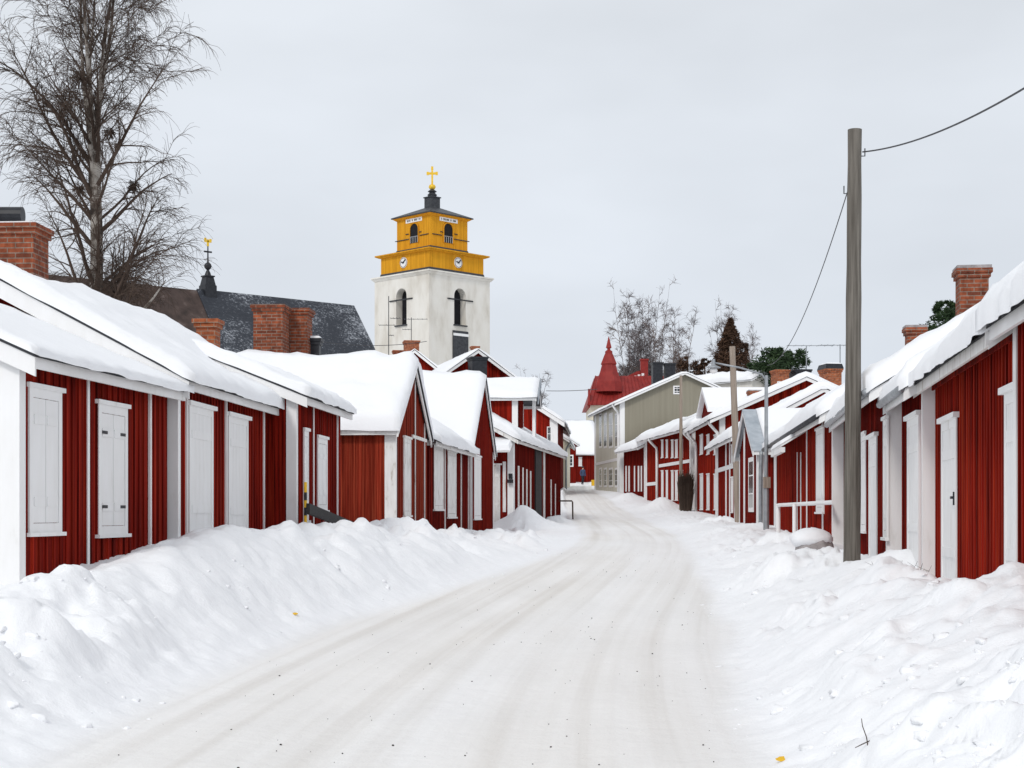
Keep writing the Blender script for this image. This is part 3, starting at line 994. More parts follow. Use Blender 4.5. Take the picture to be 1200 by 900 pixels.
for dz, q in ((0.062, 0.0), (0.26, 0.08)):
    P += [(-0.93 + q, t0 - 0.02 + q, z + dz), (-0.025, t0 - 0.02 + q, z + 0.35 + dz), (-0.025, t1 + 0.02 - q, z + 0.35 + dz), (-0.93 + q, t1 + 0.02 - q, z + dz)]
mb.hexa(P)
mb.build('snow_cover', M['snow'], ho)
h.door('c', 578, 586, 545, 600, m='white_worn', handle=False)
h.trimv('c', 591, 0.12, 541, 600)
# black lantern fixed to the corner
mb = MB(h.sy)
h.wbox(mb, 'c', h.tpx('c', 598.5) - 0.07, h.tpx('c', 598.5) + 0.07, h.zpx('c', 0, 561), h.zpx('c', 0, 555), 0.03, 0.18)
h.wbox(mb, 'c', h.tpx('c', 598.5) - 0.1, h.tpx('c', 598.5) + 0.1, h.zpx('c', 0, 566), h.zpx('c', 0, 562), 0.03, 0.22)
mb.build('wall_lantern', M['black'], h.root)

# house with the corrugated dormer roof
h = House('red house behind the left row, white posts under a corrugated roof edge',
          PX(606, 66), PX(613, 71), 5.6, ZY(464, 66), 19, 'left', 'across', m='red', group='red houses rising behind the left row', cat='house', name='red_house',
          seed=8, snow=0.18, snow_res=0.24, og=0.85, oe=0.3)
h.corner(0, 0, 0.22)
h.corner(0, 1, 0.22)
for dx in (0.75, 1.1, 1.5):
    mb = MB(h.sy)
    mb.box(-0.75, -0.63, dx - 0.2, dx - 0.08, 0, h.rz(dx) - 0.02)
    mb.build('post', M['white'], h.root)
mb = MB(h.sy)
for i in range(20):
    b = -0.2 + i * 0.16
    zt = h.ze + h.tp * min(b, h.W / 2)
    mb.box(-0.93, -0.895, b, b + 0.09, zt - 0.30, zt + 0.12)
mb.build('corrugated_panel', M['zinc_sheet'], h.root)

h = House('red two-storey house past the left bend with a wide white bargeboard and grey gutter',
          PX(653, 104), PX(660, 118), 8.0, ZY(490, 104), 33, 'left', m='red', cat='house', name='red_house', seed=9, snow=0.22, snow_res=0.4, oe=0.5, og=0.35, faces='', bh=0.3)
h.corner(0, 0, 0.5)
h.gutter()
h.glazed('c', 641, 646, 500, 525)
h = House('cream yellow house at the left bend, just beyond the red house with the wide bargeboard',
          PX(661.5, 121), PX(668, 136), 8.0, ZY(513, 121), 32, 'left', m='cream', cat='house', name='yellow_house', seed=19, snow=0.25, snow_res=0.4, oe=0.4, og=0.3, faces='')
h.gutter()
h.downpipe('a', 662.5, 'zinc', 0.08)

# gables behind the left row
h = House('red gable peak behind the left row, below an orange chimney',
          PX(451, 78), PX(519, 78.5), 9.0, ZY(437, 78), 38, 'left', 'across', m='red', zb=0.0, cat='house', name='red_house', group='red houses rising behind the left row',
          seed=10, snow=0.07, snow_res=0.35, oe=0.35, og=0.35, faces='c')
h.chimney(482, 88.0, 0.95, 0.8, ZY(400, 88.0), 2.5, 'brick_orange', 'none', False)
h.chimney(467, 89.0, 0.6, 0.6, ZY(411, 89.0), 2.0, 'brick_orange', 'none', False)
h = House('red house behind the left row with a broad gable and big black chimney',
          PX(512, 72), PX(604, 73), 10.0, ZY(443, 72), 35, 'left', 'across', m='red', zb=0.0, cat='house', name='red_house', group='red houses rising behind the left row',
          seed=11, snow=0.08, snow_res=0.35, oe=0.35, og=0.4, faces='c')
h.chimney(559.5, 71.2, 0.85, 0.7, ZY(419, 71.2), 2.0, 'black', 'none', False)
h.chimney(556.5, 75, 0.3, 0.3, ZY(406, 75), 1.6, 'brick_orange', 'none', False)

# far red house closing the street
h = House('small red house at the far street end with one white framed window',
          PX(652, 168), PX(675, 168.5), 9.0, ZY(520, 168), 34, 'left', 'across', m='red_deep', cat='house', name='red_house', seed=12, snow=0.2, snow_res=0.5, oe=0.3, og=0.3, faces='')
h.glazed('c', 664, 672, 533, 547)
h = House('far dark red house with a broad pale roof closing the street',
          PX(640, 180), PX(704, 181), 12.0, ZY(529, 180), 34, 'left', 'along', m='red_deep', cat='house', name='red_house', seed=13, snow=0.12, snow_res=0.6, oe=0.5, og=0.3, faces='', roof_mat='zinc_sheet')
h.shutters('a', 678, 682, 536, 546, hinges=False)

# ---------------------------------------------------------------- right row
d01 = (0.139, 1.0)
h = House('nearest red cottage at the right edge, only its corner and white eave showing',
          (3.80, 9.0), PX(1191, 13.35), 5.0, ZY(362, 13.35), 34, 'right', m='red', group=GR, seed=21, snow=0.24, snow_res=0.10, oe=0.24, og=0.16, faces='a')
h.corner(1, 0, 0.12)
h = House('bright red cottage on the right with two tall white plank doors, one latched',
          PX(1192.5, 13.55), PX(1096, 19.25), 5.0, ZY(366, 13.55), 35, 'right', m='red_bright', group=GR, seed=22, snow=0.23, trim='white_worn', snow_res=0.10, oe=0.26, og=0.1, faces='ac')
h.door('a', 1120.5, 1103, 493, 678)
h.door('a', 1192, 1177, 459, 690, handle=False)
h.band('a', 1096, 1192, 0, 0.2, M['red_deep']) if False else None
mb = MB(h.sy)
h.wbox(mb, 'a', 0, h.L, h.ze - 0.24, h.ze - 0.08, 0.025, 0.045)
mb.build('frieze_board', M['red'], h.root)
h = House('short red cottage with one narrow white door, next to the latched door cottage',
          PX(1083, 19.3), PX(1057, 21.9), 5.0, ZY(442, 19.3), 31, 'right', m='red_deep', group=GR, seed=23, snow=0.26, snow_res=0.12, oe=0.26, og=0.08, faces='ac')
h.corner(0, 0, 0.08, w2=0.15)
h.door('a', 1076.5, 1063, 490, 645, handle=False)
h.gutter()
h = House('dark red cottage behind the big grey pole with a tall brick chimney',
          PX(1041, 21.9), PX(989, 30.0), 5.6, ZY(446, 21.9), 31, 'right', m='red_deep', group=GR, seed=24, snow=0.28, snow_res=0.13, oe=0.28, og=0.12, faces='ac')
h.corner(0, 0, 0.1, w2=0.2)
h.shutters('a', 1039, 1034.5, 492, 630, hinges=False)
h.door('a', 1027, 1018, 513, 640, handle=False)
h.shutters('a', 1014, 1008, 510, 622, hinges=False)
h.gutter()
h.chimney(1139, 28.6, 0.52, 0.52, ZY(317, 28.6), 1.6, 'brick', 'stone', False)

h = House('long red cottage with a white lean-to door hood behind the slim lamp post',
          PX(977, 30.1), PX(908, 46.0), 6.2, ZY(478, 30.1), 30, 'right', m='red_bright', group=GR, seed=25, snow=0.30, snow_res=0.16, oe=0.30, og=0.15, faces='ac')
h.corner(0, 0, 0.12, w2=0.2)
h.corner(1, 0, 0.9)
h.shutters('a', 965, 956, 503, 600, hinges=False)
h.trimv('a', 963.5, 0.12)
h.trimv('a', 945, 0.12)
h.trimv('a', 938, 0.1, 530, None)
h.trimv('a', 934, 0.1, 530, None)
t0, t1 = sorted((h.tpx('a', 944), h.tpx('a', 930)))
z = h.zpx('a', (t0 + t1) / 2, 527)
mb = MB(h.sy)
P = []
for dz in (0, 0.05):
    P += [(t0, -0.02, z + 0.35 + dz), (t0, -0.6, z + dz), (t1, -0.6, z + dz), (t1, -0.02, z + 0.35 + dz)]
mb.hexa(P)
h.wbox(mb, 'a', t0, t1, z - 0.12, z - 0.002, 0.5, 0.6)
hd = mb.build('door_hood', M['white'], h.root)
mb = MB(h.sy)
P = []
for dz, q in ((0.052, 0.0), (0.17, 0.06)):
    P += [(t0 + q, -0.03, z + 0.35 + dz), (t0 + q, -0.62 + q, z + dz), (t1 - q, -0.62 + q, z + dz), (t1 - q, -0.03, z + 0.35 + dz)]
mb.hexa(P)
mb.build('snow_cover', M['snow'], hd)
h.chimney(1072, 36.5, 0.40, 0.40, ZY(385, 36.5), 1.5, 'brick', 'stone', False)
h.gutter('sheet')

h = House('small red cottage with bare grey sheet roof and dark gable beside the lamp post',
          PX(888, 47.6), PX(867, 53.0), 6.5, ZY(526, 49), 26, 'right', 'across', m='red_deep', group=GR, seed=26, snow=0, snow_res=0.2, oe=0.3, og=0.2, faces='ac', roof_mat='zinc_sheet')
h.corner(0, 0, 0.2)
h.corner(0, 1, 0.2)
h.snow(0.28, h.L + 0.2, -0.22, h.W + 0.2, 0.1, 26, 0.2, 0.04, 0.0)
h.glazed('c', 883, 877, 536, 600, cols=2)
h.trimv('c', 872, 0.4)
h.downpipe('a', 891, 'zinc', 0.06)

h = House('red cottage with rows of white boards behind the pale wooden pole',
          PX(869, 56.5), PX(839, 67.5), 6.0, ZY(507, 57), 28, 'right', m='red', group=GR, seed=27, snow=0.28, snow_res=0.25, oe=0.4, og=0.15, faces='ac')
h.corner(0, 0, 0.3)
h.corner(1, 0, 1.3)
for p in (866, 861, 855, 850.5):
    h.trimv('a', p, 0.42)
h.band('a', 838, 869, 548, 0.18)
h.shutters('a', 864.5, 862.2, 517, 540, hinges=False)
h.shutters('a', 858.7, 856.5, 522, 543, hinges=False)
h.shutters('a', 864.5, 862.2, 560, 600, hinges=False)
h.shutters('a', 858.7, 856.5, 560, 600, hinges=False)

h = House('tall two-storey red house with a small street dormer and a brick chimney',
          PX(844, 69.0), PX(815, 80.0), 7.6, ZY(487, 69), 24, 'right', m='red_bright', group=GR, cat='house', name='red_house', seed=28, snow=0.22, snow_res=0.28, oe=0.5, og=0.4, faces='ac')
h.corner(0, 0, 0.22)
for (p0, p1) in ((840, 836.5), (831, 828), (823.5, 820)):
    h.shutters('a', p0, p1, 510, 532, hinges=False)
    h.shutters('a', p0, p1, 556, 597, hinges=False)
h.downpipe('a', 843, 'white', 0.07)
h.downpipe('a', 817, 'white', 0.07)
h.chimney(885, 69.6, 0.62, 0.6, ZY(459, 69.6), 1.8, 'brick_orange', 'stone', True)
mb = MB(h.sy)                      # street dormer
a0, a1 = h.tpx('a', 829), h.tpx('a', 817)
zt = h.zpx('a', a0, 455)
zm = h.ze + 0.2
mb.prism([(a0, 0.2, zm - 0.2), (a1, 0.2, zm - 0.2), (a1, 0.2, zm + 0.5), ((a0 + a1) / 2, 0.2, zt), (a0, 0.2, zm + 0.5)], (0, 2.6, 0))
do = mb.build('dormer', M['red_deep'], h.root)
mb = MB(h.sy)
am = (a0 + a1) / 2
for q, w in ((a0, -1), (a1, 1)):
    P = []
    for dz in (0.01, 0.24):
        P += [(q + w * 0.25, -0.05, zm + 0.42 + dz - 0.15), (am, -0.05, zt + dz), (am, 3.2, zt + dz), (q + w * 0.25, 3.2, zm + 0.42 + dz - 0.15)]
    mb.hexa(P)
mb.build('snow_cover', M['snow'], do)

h = House('long two-storey red house with curved white downpipes and a brown bush at its wall',
          PX(812, 81.5), PX(757, 96.0), 7.6, ZY(499, 82), 22, 'right', m='red_bright', group=GR, cat='house', name='red_house', seed=29, snow=0.32, snow_res=0.3, oe=0.55, og=0.3, faces='ac')
h.corner(0, 0, 0.25)
h.corner(1, 0, 0.4)
h.band('a', 772, 812, 543, 0.18)
for (p0, p1) in ((800, 797), (794, 791), (789, 786.5), (782.5, 780.2), (777, 774.8)):
    h.shutters('a', p0, p1, 516, 536, hinges=False)
    h.shutters('a', p0, p1, 552, 586, hinges=False)
h.downpipe('a', 811, 'white', 0.08)
h.downpipe('a', 771, 'white', 0.08)
h.band('a', 757, 770, 567, 0.2)

h = House('dark red house with thin white window boards, half hidden beside the olive grey house',
          PX(756, 97.0), PX(731, 104.0), 6.0, ZY(520, 97), 26, 'right', m='red_deep', group=GR, cat='house', name='red_house', seed=30, snow=0.32, snow_res=0.35, oe=0.55, og=0.3, faces='ac')
h.corner(0, 0, 0.25)
for p in (751.5, 748, 743.5, 737, 733.5):
    h.trimv('a', p, 0.35, 546, 576)

h = House('olive grey two-storey house with pale trim and a small attic window in its broad gable',
          PX(727, 105.0), PX(697, 118.0), 8.8, ZY(470, 105), 24, 'right', m='olive', cat='house', name='grey_house', seed=31, snow=0.12, snow_res=0.35, oe=0.45, og=0.4, faces='', batt=0.35)
mb = MB(h.sy)
h.wbox(mb, 'a', 0.01, h.L - 0.01, 0, h.ze - 0.02, 0.0, 0.02)
mb.build('street_boarding', M['pale_boards'], h.root)
h.corner(0, 0, 0.42, w2=0.3)
h.corner(1, 0, 0.9)
h.corner(0, 1, 0.3)
h.glazed('c', 789, 798, 452, 462)
h.band('a', 698, 726, 541, 0.2)
for (p0, p1) in ((724.5, 720.5), (718, 713.5), (711, 707.5), (705, 702)):
    h.glazed('a', p0, p1, 484, 525)
    h.glazed('a', p0, p1, 548, 571)
h.downpipe('a', 725.5, 'white', 0.08)
h.chimney(770, 108.5, 0.75, 0.7, ZY(425, 108.5), 2.2, 'black', 'none', False)
h.chimney(784.5, 108.5, 0.75, 0.7, ZY(426, 108.5), 2.2, 'black', 'none', False)

# houses behind the right row
h = House('red house behind the right row with a black edged gable and two chimneys',
          PX(871, 76.0), PX(954, 76.5), 10.0, ZY(474, 76), 26, 'left', 'across', m='red', zb=0.5, cat='house', name='red_house', seed=32, snow=0.08, snow_res=0.35, oe=0.4, og=0.3, faces='c', trim='black', group='red houses rising behind the right row')
h.glazed('c', 911, 917, 447, 454)
h.chimney(914, 80.0, 0.9, 0.7, ZY(434, 80), 2.0, 'brick_orange', 'none', False)
h.chimney(937, 80.0, 1.25, 0.8, ZY(434, 80), 2.0, 'black', 'none', False)
h = House('hidden house behind the long right cottage, only its wide orange chimney showing',
          PX(945, 66.0), PX(1030, 66.5), 9.0, ZY(500, 66), 22, 'left', 'across', m='red', zb=0.3, cat='house', name='red_house', seed=33, snow=0.12, snow_res=0.35, oe=0.4, og=0.3, faces='', group='red houses rising behind the right row')
h.chimney(973, 70.0, 1.0, 0.7, ZY(433, 70), 4.6, 'brick_orange', 'black', True)
h = House('white house low behind the right roofs, left of the round pine',
          PX(881, 120), PX(900, 121), 8.0, ZY(443, 120), 24, 'left', 'across', m='plaster', zb=1.5, cat='house', name='white_house', seed=34, snow=0.4, snow_res=0.5, oe=0.3, og=0.3, faces='')

# ================================================================== bell tower
def square_ring(mb, r, z0, z1, r1=None):
    r1 = r if r1 is None else r1
    P = []
    for rr, z in ((r, z0), (r1, z1)):
        for a, b in ((0, -1), (1, 0), (0, 1), (-1, 0)):
            P.append((a * rr, b * rr, z))
    mb.hexa(P)

TX, TY = PX(506.5, 152)
K = 152 / 1800
def tz(py):
    return ZY(py, 152) - 1.0
tw = thing('bell_tower', 'white plastered bell tower with ochre wooden stages, clock faces and a golden cross', 'bell tower', (TX, TY, 1.0))
DH = 67.5 * K
# body with arched openings in the two near faces
def face_pts(side, r):
    "near corner to side corner of the square of half diagonal r"
    return (Vector((0, -r)), Vector((-r if side == 0 else r, 0)))

body = MB()
square_ring(body, DH - 1.15, 0, tz(332))                      # inner core closing the niches
arch_dark, arch_rev = MB(), MB()
niches = []
for side in (0, 1):
    A, B = face_pts(side, DH)
    d = (B - A)
    ln = d.length
    d.normalize()
    nrm = Vector((-1, -1)).normalized() if side == 0 else Vector((1, -1)).normalized()
    tc_, w = ln * 0.50, 1.55
    zb_, zs = tz(385), tz(352)
    ztop = tz(328)
    def p(t, z, o=0.0, A=A, d=d, nrm=nrm):
        q = A + d * t + nrm * o
        return (q.x, q.y, z)
    n = 12
    arc = [(tc_ - w / 2 * math.cos(math.pi * i / n), zs + w / 2 * math.sin(math.pi * i / n)) for i in range(n + 1)]
    # wall sheets around the opening
    body.add([p(0, 0), p(tc_ - w / 2, 0), p(tc_ - w / 2, ztop), p(0, ztop)], [(0, 1, 2, 3)])
    body.add([p(tc_ + w / 2, 0), p(ln, 0), p(ln, ztop), p(tc_ + w / 2, ztop)], [(0, 1, 2, 3)])
    body.add([p(tc_ - w / 2, 0), p(tc_ + w / 2, 0), p(tc_ + w / 2, zb_), p(tc_ - w / 2, zb_)], [(0, 1, 2, 3)])
    for i in range(n):
        (t0, z0), (t1, z1) = arc[i], arc[i + 1]
        body.add([p(t0, z0), p(t1, z1), p(t1, ztop), p(t0, ztop)], [(0, 1, 2, 3)])
        body.add([p(t0, z0), p(t1, z1), p(t1, z1, -0.8), p(t0, z0, -0.8)], [(0, 1, 2, 3)])
    for t in (tc_ - w / 2, tc_ + w / 2):
        body.add([p(t, zb_), p(t, zs), p(t, zs, -0.8), p(t, zb_, -0.8)], [(0, 1, 2, 3)])
    body.add([p(tc_ - w / 2, zb_), p(tc_ + w / 2, zb_), p(tc_ + w / 2, zb_, -0.8), p(tc_ - w / 2, zb_, -0.8)], [(0, 1, 2, 3)])
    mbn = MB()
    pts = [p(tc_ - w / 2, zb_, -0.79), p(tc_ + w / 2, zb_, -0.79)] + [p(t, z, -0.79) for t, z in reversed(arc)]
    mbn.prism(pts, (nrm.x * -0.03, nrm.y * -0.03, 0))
    niches.append((mbn, p, tc_, w, zb_, zs, ln))
# far faces
for Q0, Q1 in (((-DH, 0), (0, DH)), ((0, DH), (DH, 0))):
    body.add([(Q0[0], Q0[1], 0), (Q1[0], Q1[1], 0), (Q1[0], Q1[1], tz(328)), (Q0[0], Q0[1], tz(328))], [(0, 1, 2, 3)])
body.build('tower_body', M['plaster'], tw, fix=True)
for mbn, p, tc_, w, zb_, zs, ln in niches:
    wo_ = mbn.build('belfry_opening', M['dark'], tw)
    mb = MB()
    mb.tube([p(tc_ - w / 2 - 0.9, zs - 0.35, 0.05), p(tc_ + w / 2 + 0.9, zs - 0.35, 0.05)], 0.07, 6)
    mb.build('tie_bar', M['black'], wo_)
    mb = MB()
    mb.hexa([p(tc_ - w / 2 - 0.1, zb_ - 0.12, 0.0), p(tc_ + w / 2 + 0.1, zb_ - 0.12, 0.0), p(tc_ + w / 2 + 0.1, zb_ - 0.12, 0.15), p(tc_ - w / 2 - 0.1, zb_ - 0.12, 0.15),
             p(tc_ - w / 2 - 0.1, zb_, 0.0), p(tc_ + w / 2 + 0.1, zb_, 0.0), p(tc_ + w / 2 + 0.1, zb_, 0.15), p(tc_ - w / 2 - 0.1, zb_, 0.15)])
    mb.build('sill', M['sheet'], wo_)
# dark shutter panel under the right opening
mbn, p, tc_, w, zb_, zs, ln = niches[1]
mb = MB()
za, zc = tz(392), tz(428)
mb.hexa([p(tc_ - 1.0, zc, 0), p(tc_ + 1.0, zc, 0), p(tc_ + 1.0, zc, 0.12), p(tc_ - 1.0, zc, 0.12), p(tc_ - 1.0, za, 0), p(tc_ + 1.0, za, 0), p(tc_ + 1.0, za, 0.12), p(tc_ - 1.0, za, 0.12)])
hp = mb.build('hatch', M['sheet'], tw)
mb = MB()
mb.hexa([p(tc_ - 1.0, za - 0.5, 0.125), p(tc_ + 1.0, za - 0.5, 0.125), p(tc_ + 1.0, za - 0.5, 0.16), p(tc_ - 1.0, za - 0.5, 0.16),
         p(tc_ - 1.0, za - 0.25, 0.125), p(tc_ + 1.0, za - 0.25, 0.125), p(tc_ + 1.0, za - 0.25, 0.16), p(tc_ - 1.0, za - 0.25, 0.16)])
mb.build('hatch_strip', M['white'], hp)
mb = MB()
square_ring(mb, DH + 0.05, tz(331), tz(328.2), DH + 0.35)
square_ring(mb, DH + 0.42, tz(328), tz(326.2))
mb.build('cornice', M['plaster'], tw)
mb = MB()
square_ring(mb, 61.6 * K, tz(326), tz(322.0), 60.6 * K)  # flashing built tall and dark to draw the shadow line below the stage
mb.build('skirt_band', M['sheet'], tw)
mb = MB()
square_ring(mb, 60 * K, tz(324.5), tz(302.5))
lo = mb.build('lower_stage', M['ochre'], tw)
mb = MB()
square_ring(mb, 62 * K, tz(303.5), tz(302), 67 * K)
square_ring(mb, 67.5 * K, tz(301.8), tz(300.4))
square_ring(mb, 67.3 * K, tz(300.3), tz(297), 43 * K)
mb.build('cornice', M['ochre'], tw)
mb = MB()
square_ring(mb, 43 * K, tz(297.5), tz(294.5), 42 * K)
mb.build('skirt_band', M['sheet'], tw)
mb = MB()
square_ring(mb, 41.3 * K, tz(296), tz(258))
up = mb.build('upper_stage', M['ochre'], tw)
mb = MB()
square_ring(mb, 42 * K, tz(260), tz(257.5), 47 * K)
mb.build('cornice', M['ochre'], tw)
mb = MB()
square_ring(mb, 48.5 * K, tz(257.4), tz(256.2))
square_ring(mb, 48.3 * K, tz(256.1), tz(243.5), 8 * K)
mb.build('tower_roof', M['sheet'], tw)
mb = MB()
mb.rbox(0, 0, tz(246), tz(232.5), 13 * K, 13 * K, R(45))
mb.rbox(0, 0, tz(232.4), tz(231.2), 15 * K, 15 * K, R(45))
mb.lathe(0, 0, [(4.5 * K, tz(231)), (5.8 * K, tz(228.5)), (3.2 * K, tz(226)), (5.5 * K, tz(224.6)), (3 * K, tz(222.6)), (1.5 * K, tz(221.5))], 12)
mb.build('lantern', M['sheet'], tw)
mb = MB()
mb.lathe(0, 0, [(0.5 * K, tz(222.3)), (3 * K, tz(221.6)), (4.3 * K, tz(219.4)), (3.4 * K, tz(217)), (1 * K, tz(215.8))], 14)
mb.build('gold_ball', M['gold'], tw, smooth=True)
mb = MB()
mb.rbox(0, 0, tz(216.5), tz(196.5), 2.1 * K, 1.4 * K, 0)
mb.rbox(0, 0, tz(204.6), tz(202.0), 11 * K, 1.3 * K, 0)
for cx, cz in ((-5.3, 203.3), (5.3, 203.3), (0, 197)):
    mb.rbox(cx * K, 0, tz(cz + 1.9), tz(cz - 1.9), 2.6 * K, 1.6 * K, 0)
mb.build('gold_cross', M['gold'], tw)
for side in (0, 1):
    nrm = Vector((-1, -1)).normalized() if side == 0 else Vector((1, -1)).normalized()
    def q(r, t, z, o):
        A, B = face_pts(side, r)
        v = A + (B - A) * t + nrm * o
        return (v.x, v.y, z)
    r = 41.3 * K
    ln = r * math.sqrt(2)
    # belfry windows with arch and balustrade
    n, w2 = 10, 0.13
    tcw = 0.47
    arc = [(tcw - w2 * math.cos(math.pi * i / n), tz(273) + w2 * ln * math.sin(math.pi * i / n)) for i in range(n + 1)]
    mb = MB()
    pts = [q(r, tcw - w2, tz(288.5), 0.02), q(r, tcw + w2, tz(288.5), 0.02)] + [q(r, t, z, 0.02) for t, z in reversed(arc)]
    mb.prism(pts, (-nrm.x * 0.015, -nrm.y * 0.015, 0))
    wo_ = mb.build('arched_window', M['dark'], up)
    mb = MB()
    for i in range(n):
        mb.tube([q(r, arc[i][0], arc[i][1], 0.06), q(r, arc[i + 1][0], arc[i + 1][1], 0.06)], 0.07, 5)
    for t in (tcw - w2, tcw + w2):
        mb.tube([q(r, t, tz(289), 0.06), q(r, t, tz(273), 0.06)], 0.07, 5)
    mb.build('window_frame', M['ochre'], up)
    mb = MB()
    for i in range(5):
        t = tcw - w2 + 2 * w2 * (i + 0.5) / 5
        mb.tube([q(r, t, tz(288.5), 0.06), q(r, t, tz(281.5), 0.06)], 0.04, 5)
    mb.tube([q(r, tcw - w2, tz(281.3), 0.06), q(r, tcw + w2, tz(281.3), 0.06)], 0.05, 5)
    mb.build('balustrade', M['zinc'], up)
    # inscription board: lettering too small to read, short dark strokes
    mb = MB()
    z0, z1 = tz(264.4), tz(259.8)
    a0, a1 = 0.24, 0.72
    mb.hexa([q(r, a0, z0, 0.0), q(r, a1, z0, 0.0), q(r, a1, z0, 0.06), q(r, a0, z0, 0.06), q(r, a0, z1, 0.0), q(r, a1, z1, 0.0), q(r, a1, z1, 0.06), q(r, a0, z1, 0.06)])
    mb.build('inscription_board', M['white'], up)
    mb = MB()
    rnd = random.Random(5 + side)
    t = a0 + 0.04
    while t < a1 - 0.06:
        w_ = rnd.choice((0.012, 0.022, 0.022, 0.016))
        zt_ = z1 - (z1 - z0) * 0.26
        zb_ = z0 + (z1 - z0) * 0.26
        mb.hexa([q(r, t, zb_, 0.062), q(r, t + w_, zb_, 0.062), q(r, t + w_, zb_, 0.075), q(r, t, zb_, 0.075), q(r, t, zt_, 0.062), q(r, t + w_, zt_, 0.062), q(r, t + w_, zt_, 0.075), q(r, t, zt_, 0.075)])
        t += w_ + rnd.choice((0.012, 0.012, 0.016, 0.045))
    mb.build('lettering', M['sheet'], up)
    # iron ties
    for (t0, t1, zz) in ((0.62, 1.04, 283), (0.05, 0.30, 281), (0.64, 0.72, 277), (0.26, 0.32, 277)):
        mb = MB()
        mb.tube([q(r, t0, tz(zz), 0.05), q(r, t1, tz(zz), 0.05)], 0.05, 5)
        mb.build('iron_tie', M['sheet'], up)
    # clock
    r2 = 60 * K
    c = Vector(q(r2, 0.52, tz(312.5), 0.0))
    ax = Vector((nrm.x, nrm.y, 0))
    def disc(rad, o0, o1):
        mb = MB()
        mb.tube([tuple(c + ax * o0), tuple(c + ax * o1)], rad, 24)
        return mb
    ck = disc(0.52, 0.0, 0.07).build('clock', M['white'], tw)
    tv = Vector((-ax.y, ax.x, 0))
    mb = MB()
    for ang, l_ in ((R(50), 0.40), (R(-75), 0.30)):
        dv = tv * math.sin(ang) + Vector((0, 0, 1)) * math.cos(ang)
        mb.tube([tuple(c + ax * 0.10 - dv * 0.1), tuple(c + ax * 0.10 + dv * l_)], 0.06, 5)
    mb.build('clock_hands', M['black'], ck)
    mb = MB()
    ring = [tuple(c + ax * 0.085 + (tv * math.sin(i * math.pi / 12) + Vector((0, 0, 1)) * math.cos(i * math.pi / 12)) * 0.45) for i in range(25)]
    mb.tube(ring, 0.022, 4)
    mb.build('dial_ring', M['black'], ck)

# ================================================================== church
c0, c1 = Vector(PX(60, 108)), Vector(PX(415, 125))
u = (c1 - c0).normalized()
nr = Vector((u.y, -u.x))
L1 = (c1 - c0).length
ch = thing('church', 'old stone church with a steep snow-speckled slate roof and a slim ridge turret', 'church', (c1.x, c1.y, 1.5), math.atan2(u.y, u.x))
zr = ZY(358, 125) - 1.5
tp = 1.30
def church_roof(x0, x1, name, m, lift=0.0):
    mb = MB()
    hw = 8.2
    mb.prism([(x0, 0, zr + lift), (x0, -hw, zr - tp * hw + lift), (x0, -hw, zr - tp * hw - 0.25), (x0, hw, zr - tp * hw - 0.25), (x0, hw, zr - tp * hw + lift)], (x1 - x0, 0, 0))
    return mb.build(name, m, ch)
xs = -(c1 - Vector(PX(226, 116.0))).length
church_roof(xs, 0.0, 'roof', M['slate'])
church_roof(-L1 - 22, xs - 0.003, 'roof', M['shingle'], -0.12)
mb = MB()
mb.box(-L1 - 21.5, -0.5, -7.6, 7.6, 0, zr - tp * 8.2 - 0.24)
mb.build('wall', M['plaster'], ch)
tx = -(c1 - Vector(PX(238.5, 116.7))).length
S = 116.7 / 1800
zt = ZY(342, 116.7) - 1.5
mb = MB()
mb.rbox(tx, 0, zt - 0.8, zt + 6 * S * 1.0, 15 * S, 15 * S, 0)
mb.rbox(tx, 0, zt + 6 * S, zt + 16 * S, 13.5 * S, 13.5 * S, 0, 0.72)
mb.rbox(tx, 0, zt + 16 * S, zt + 17.5 * S, 12 * S, 12 * S, 0)
mb.lathe(tx, 0, [(4 * S, zt + 17.6 * S), (3 * S, zt + 21 * S), (1.6 * S, zt + 24 * S)], 12)
mb.lathe(tx, 0, [(1.2 * S, zt + 24 * S), (3.8 * S, zt + 26.5 * S), (4.5 * S, zt + 29 * S), (3.5 * S, zt + 31.5 * S), (1.0 * S, zt + 33.5 * S)], 14)
mb.lathe(tx, 0, [(1.0 * S, zt + 33 * S), (0.7 * S, zt + 52 * S)], 8)
mb.rbox(tx, 0, zt + 44.6 * S, zt + 46.4 * S, 10 * S, 1.6 * S, 0)
tu = mb.build('ridge_turret', M['black'], ch)
mb = MB()
mb.rbox(tx, 0, zt + 52 * S, zt + 60 * S, 2.4 * S, 1.2 * S, 0)
mb.rbox(tx, 0, zt + 56.6 * S, zt + 58.8 * S, 9 * S, 1.2 * S, 0)
mb.rbox(tx - 3.4 * S, 0, zt + 58 * S, zt + 61.5 * S, 2.6 * S, 1.1 * S, 0)
mb.rbox(tx + 3.4 * S, 0, zt + 58 * S, zt + 60.8 * S, 2.6 * S, 1.1 * S, 0)
mb.build('gold_weathercock', M['gold'], tu)

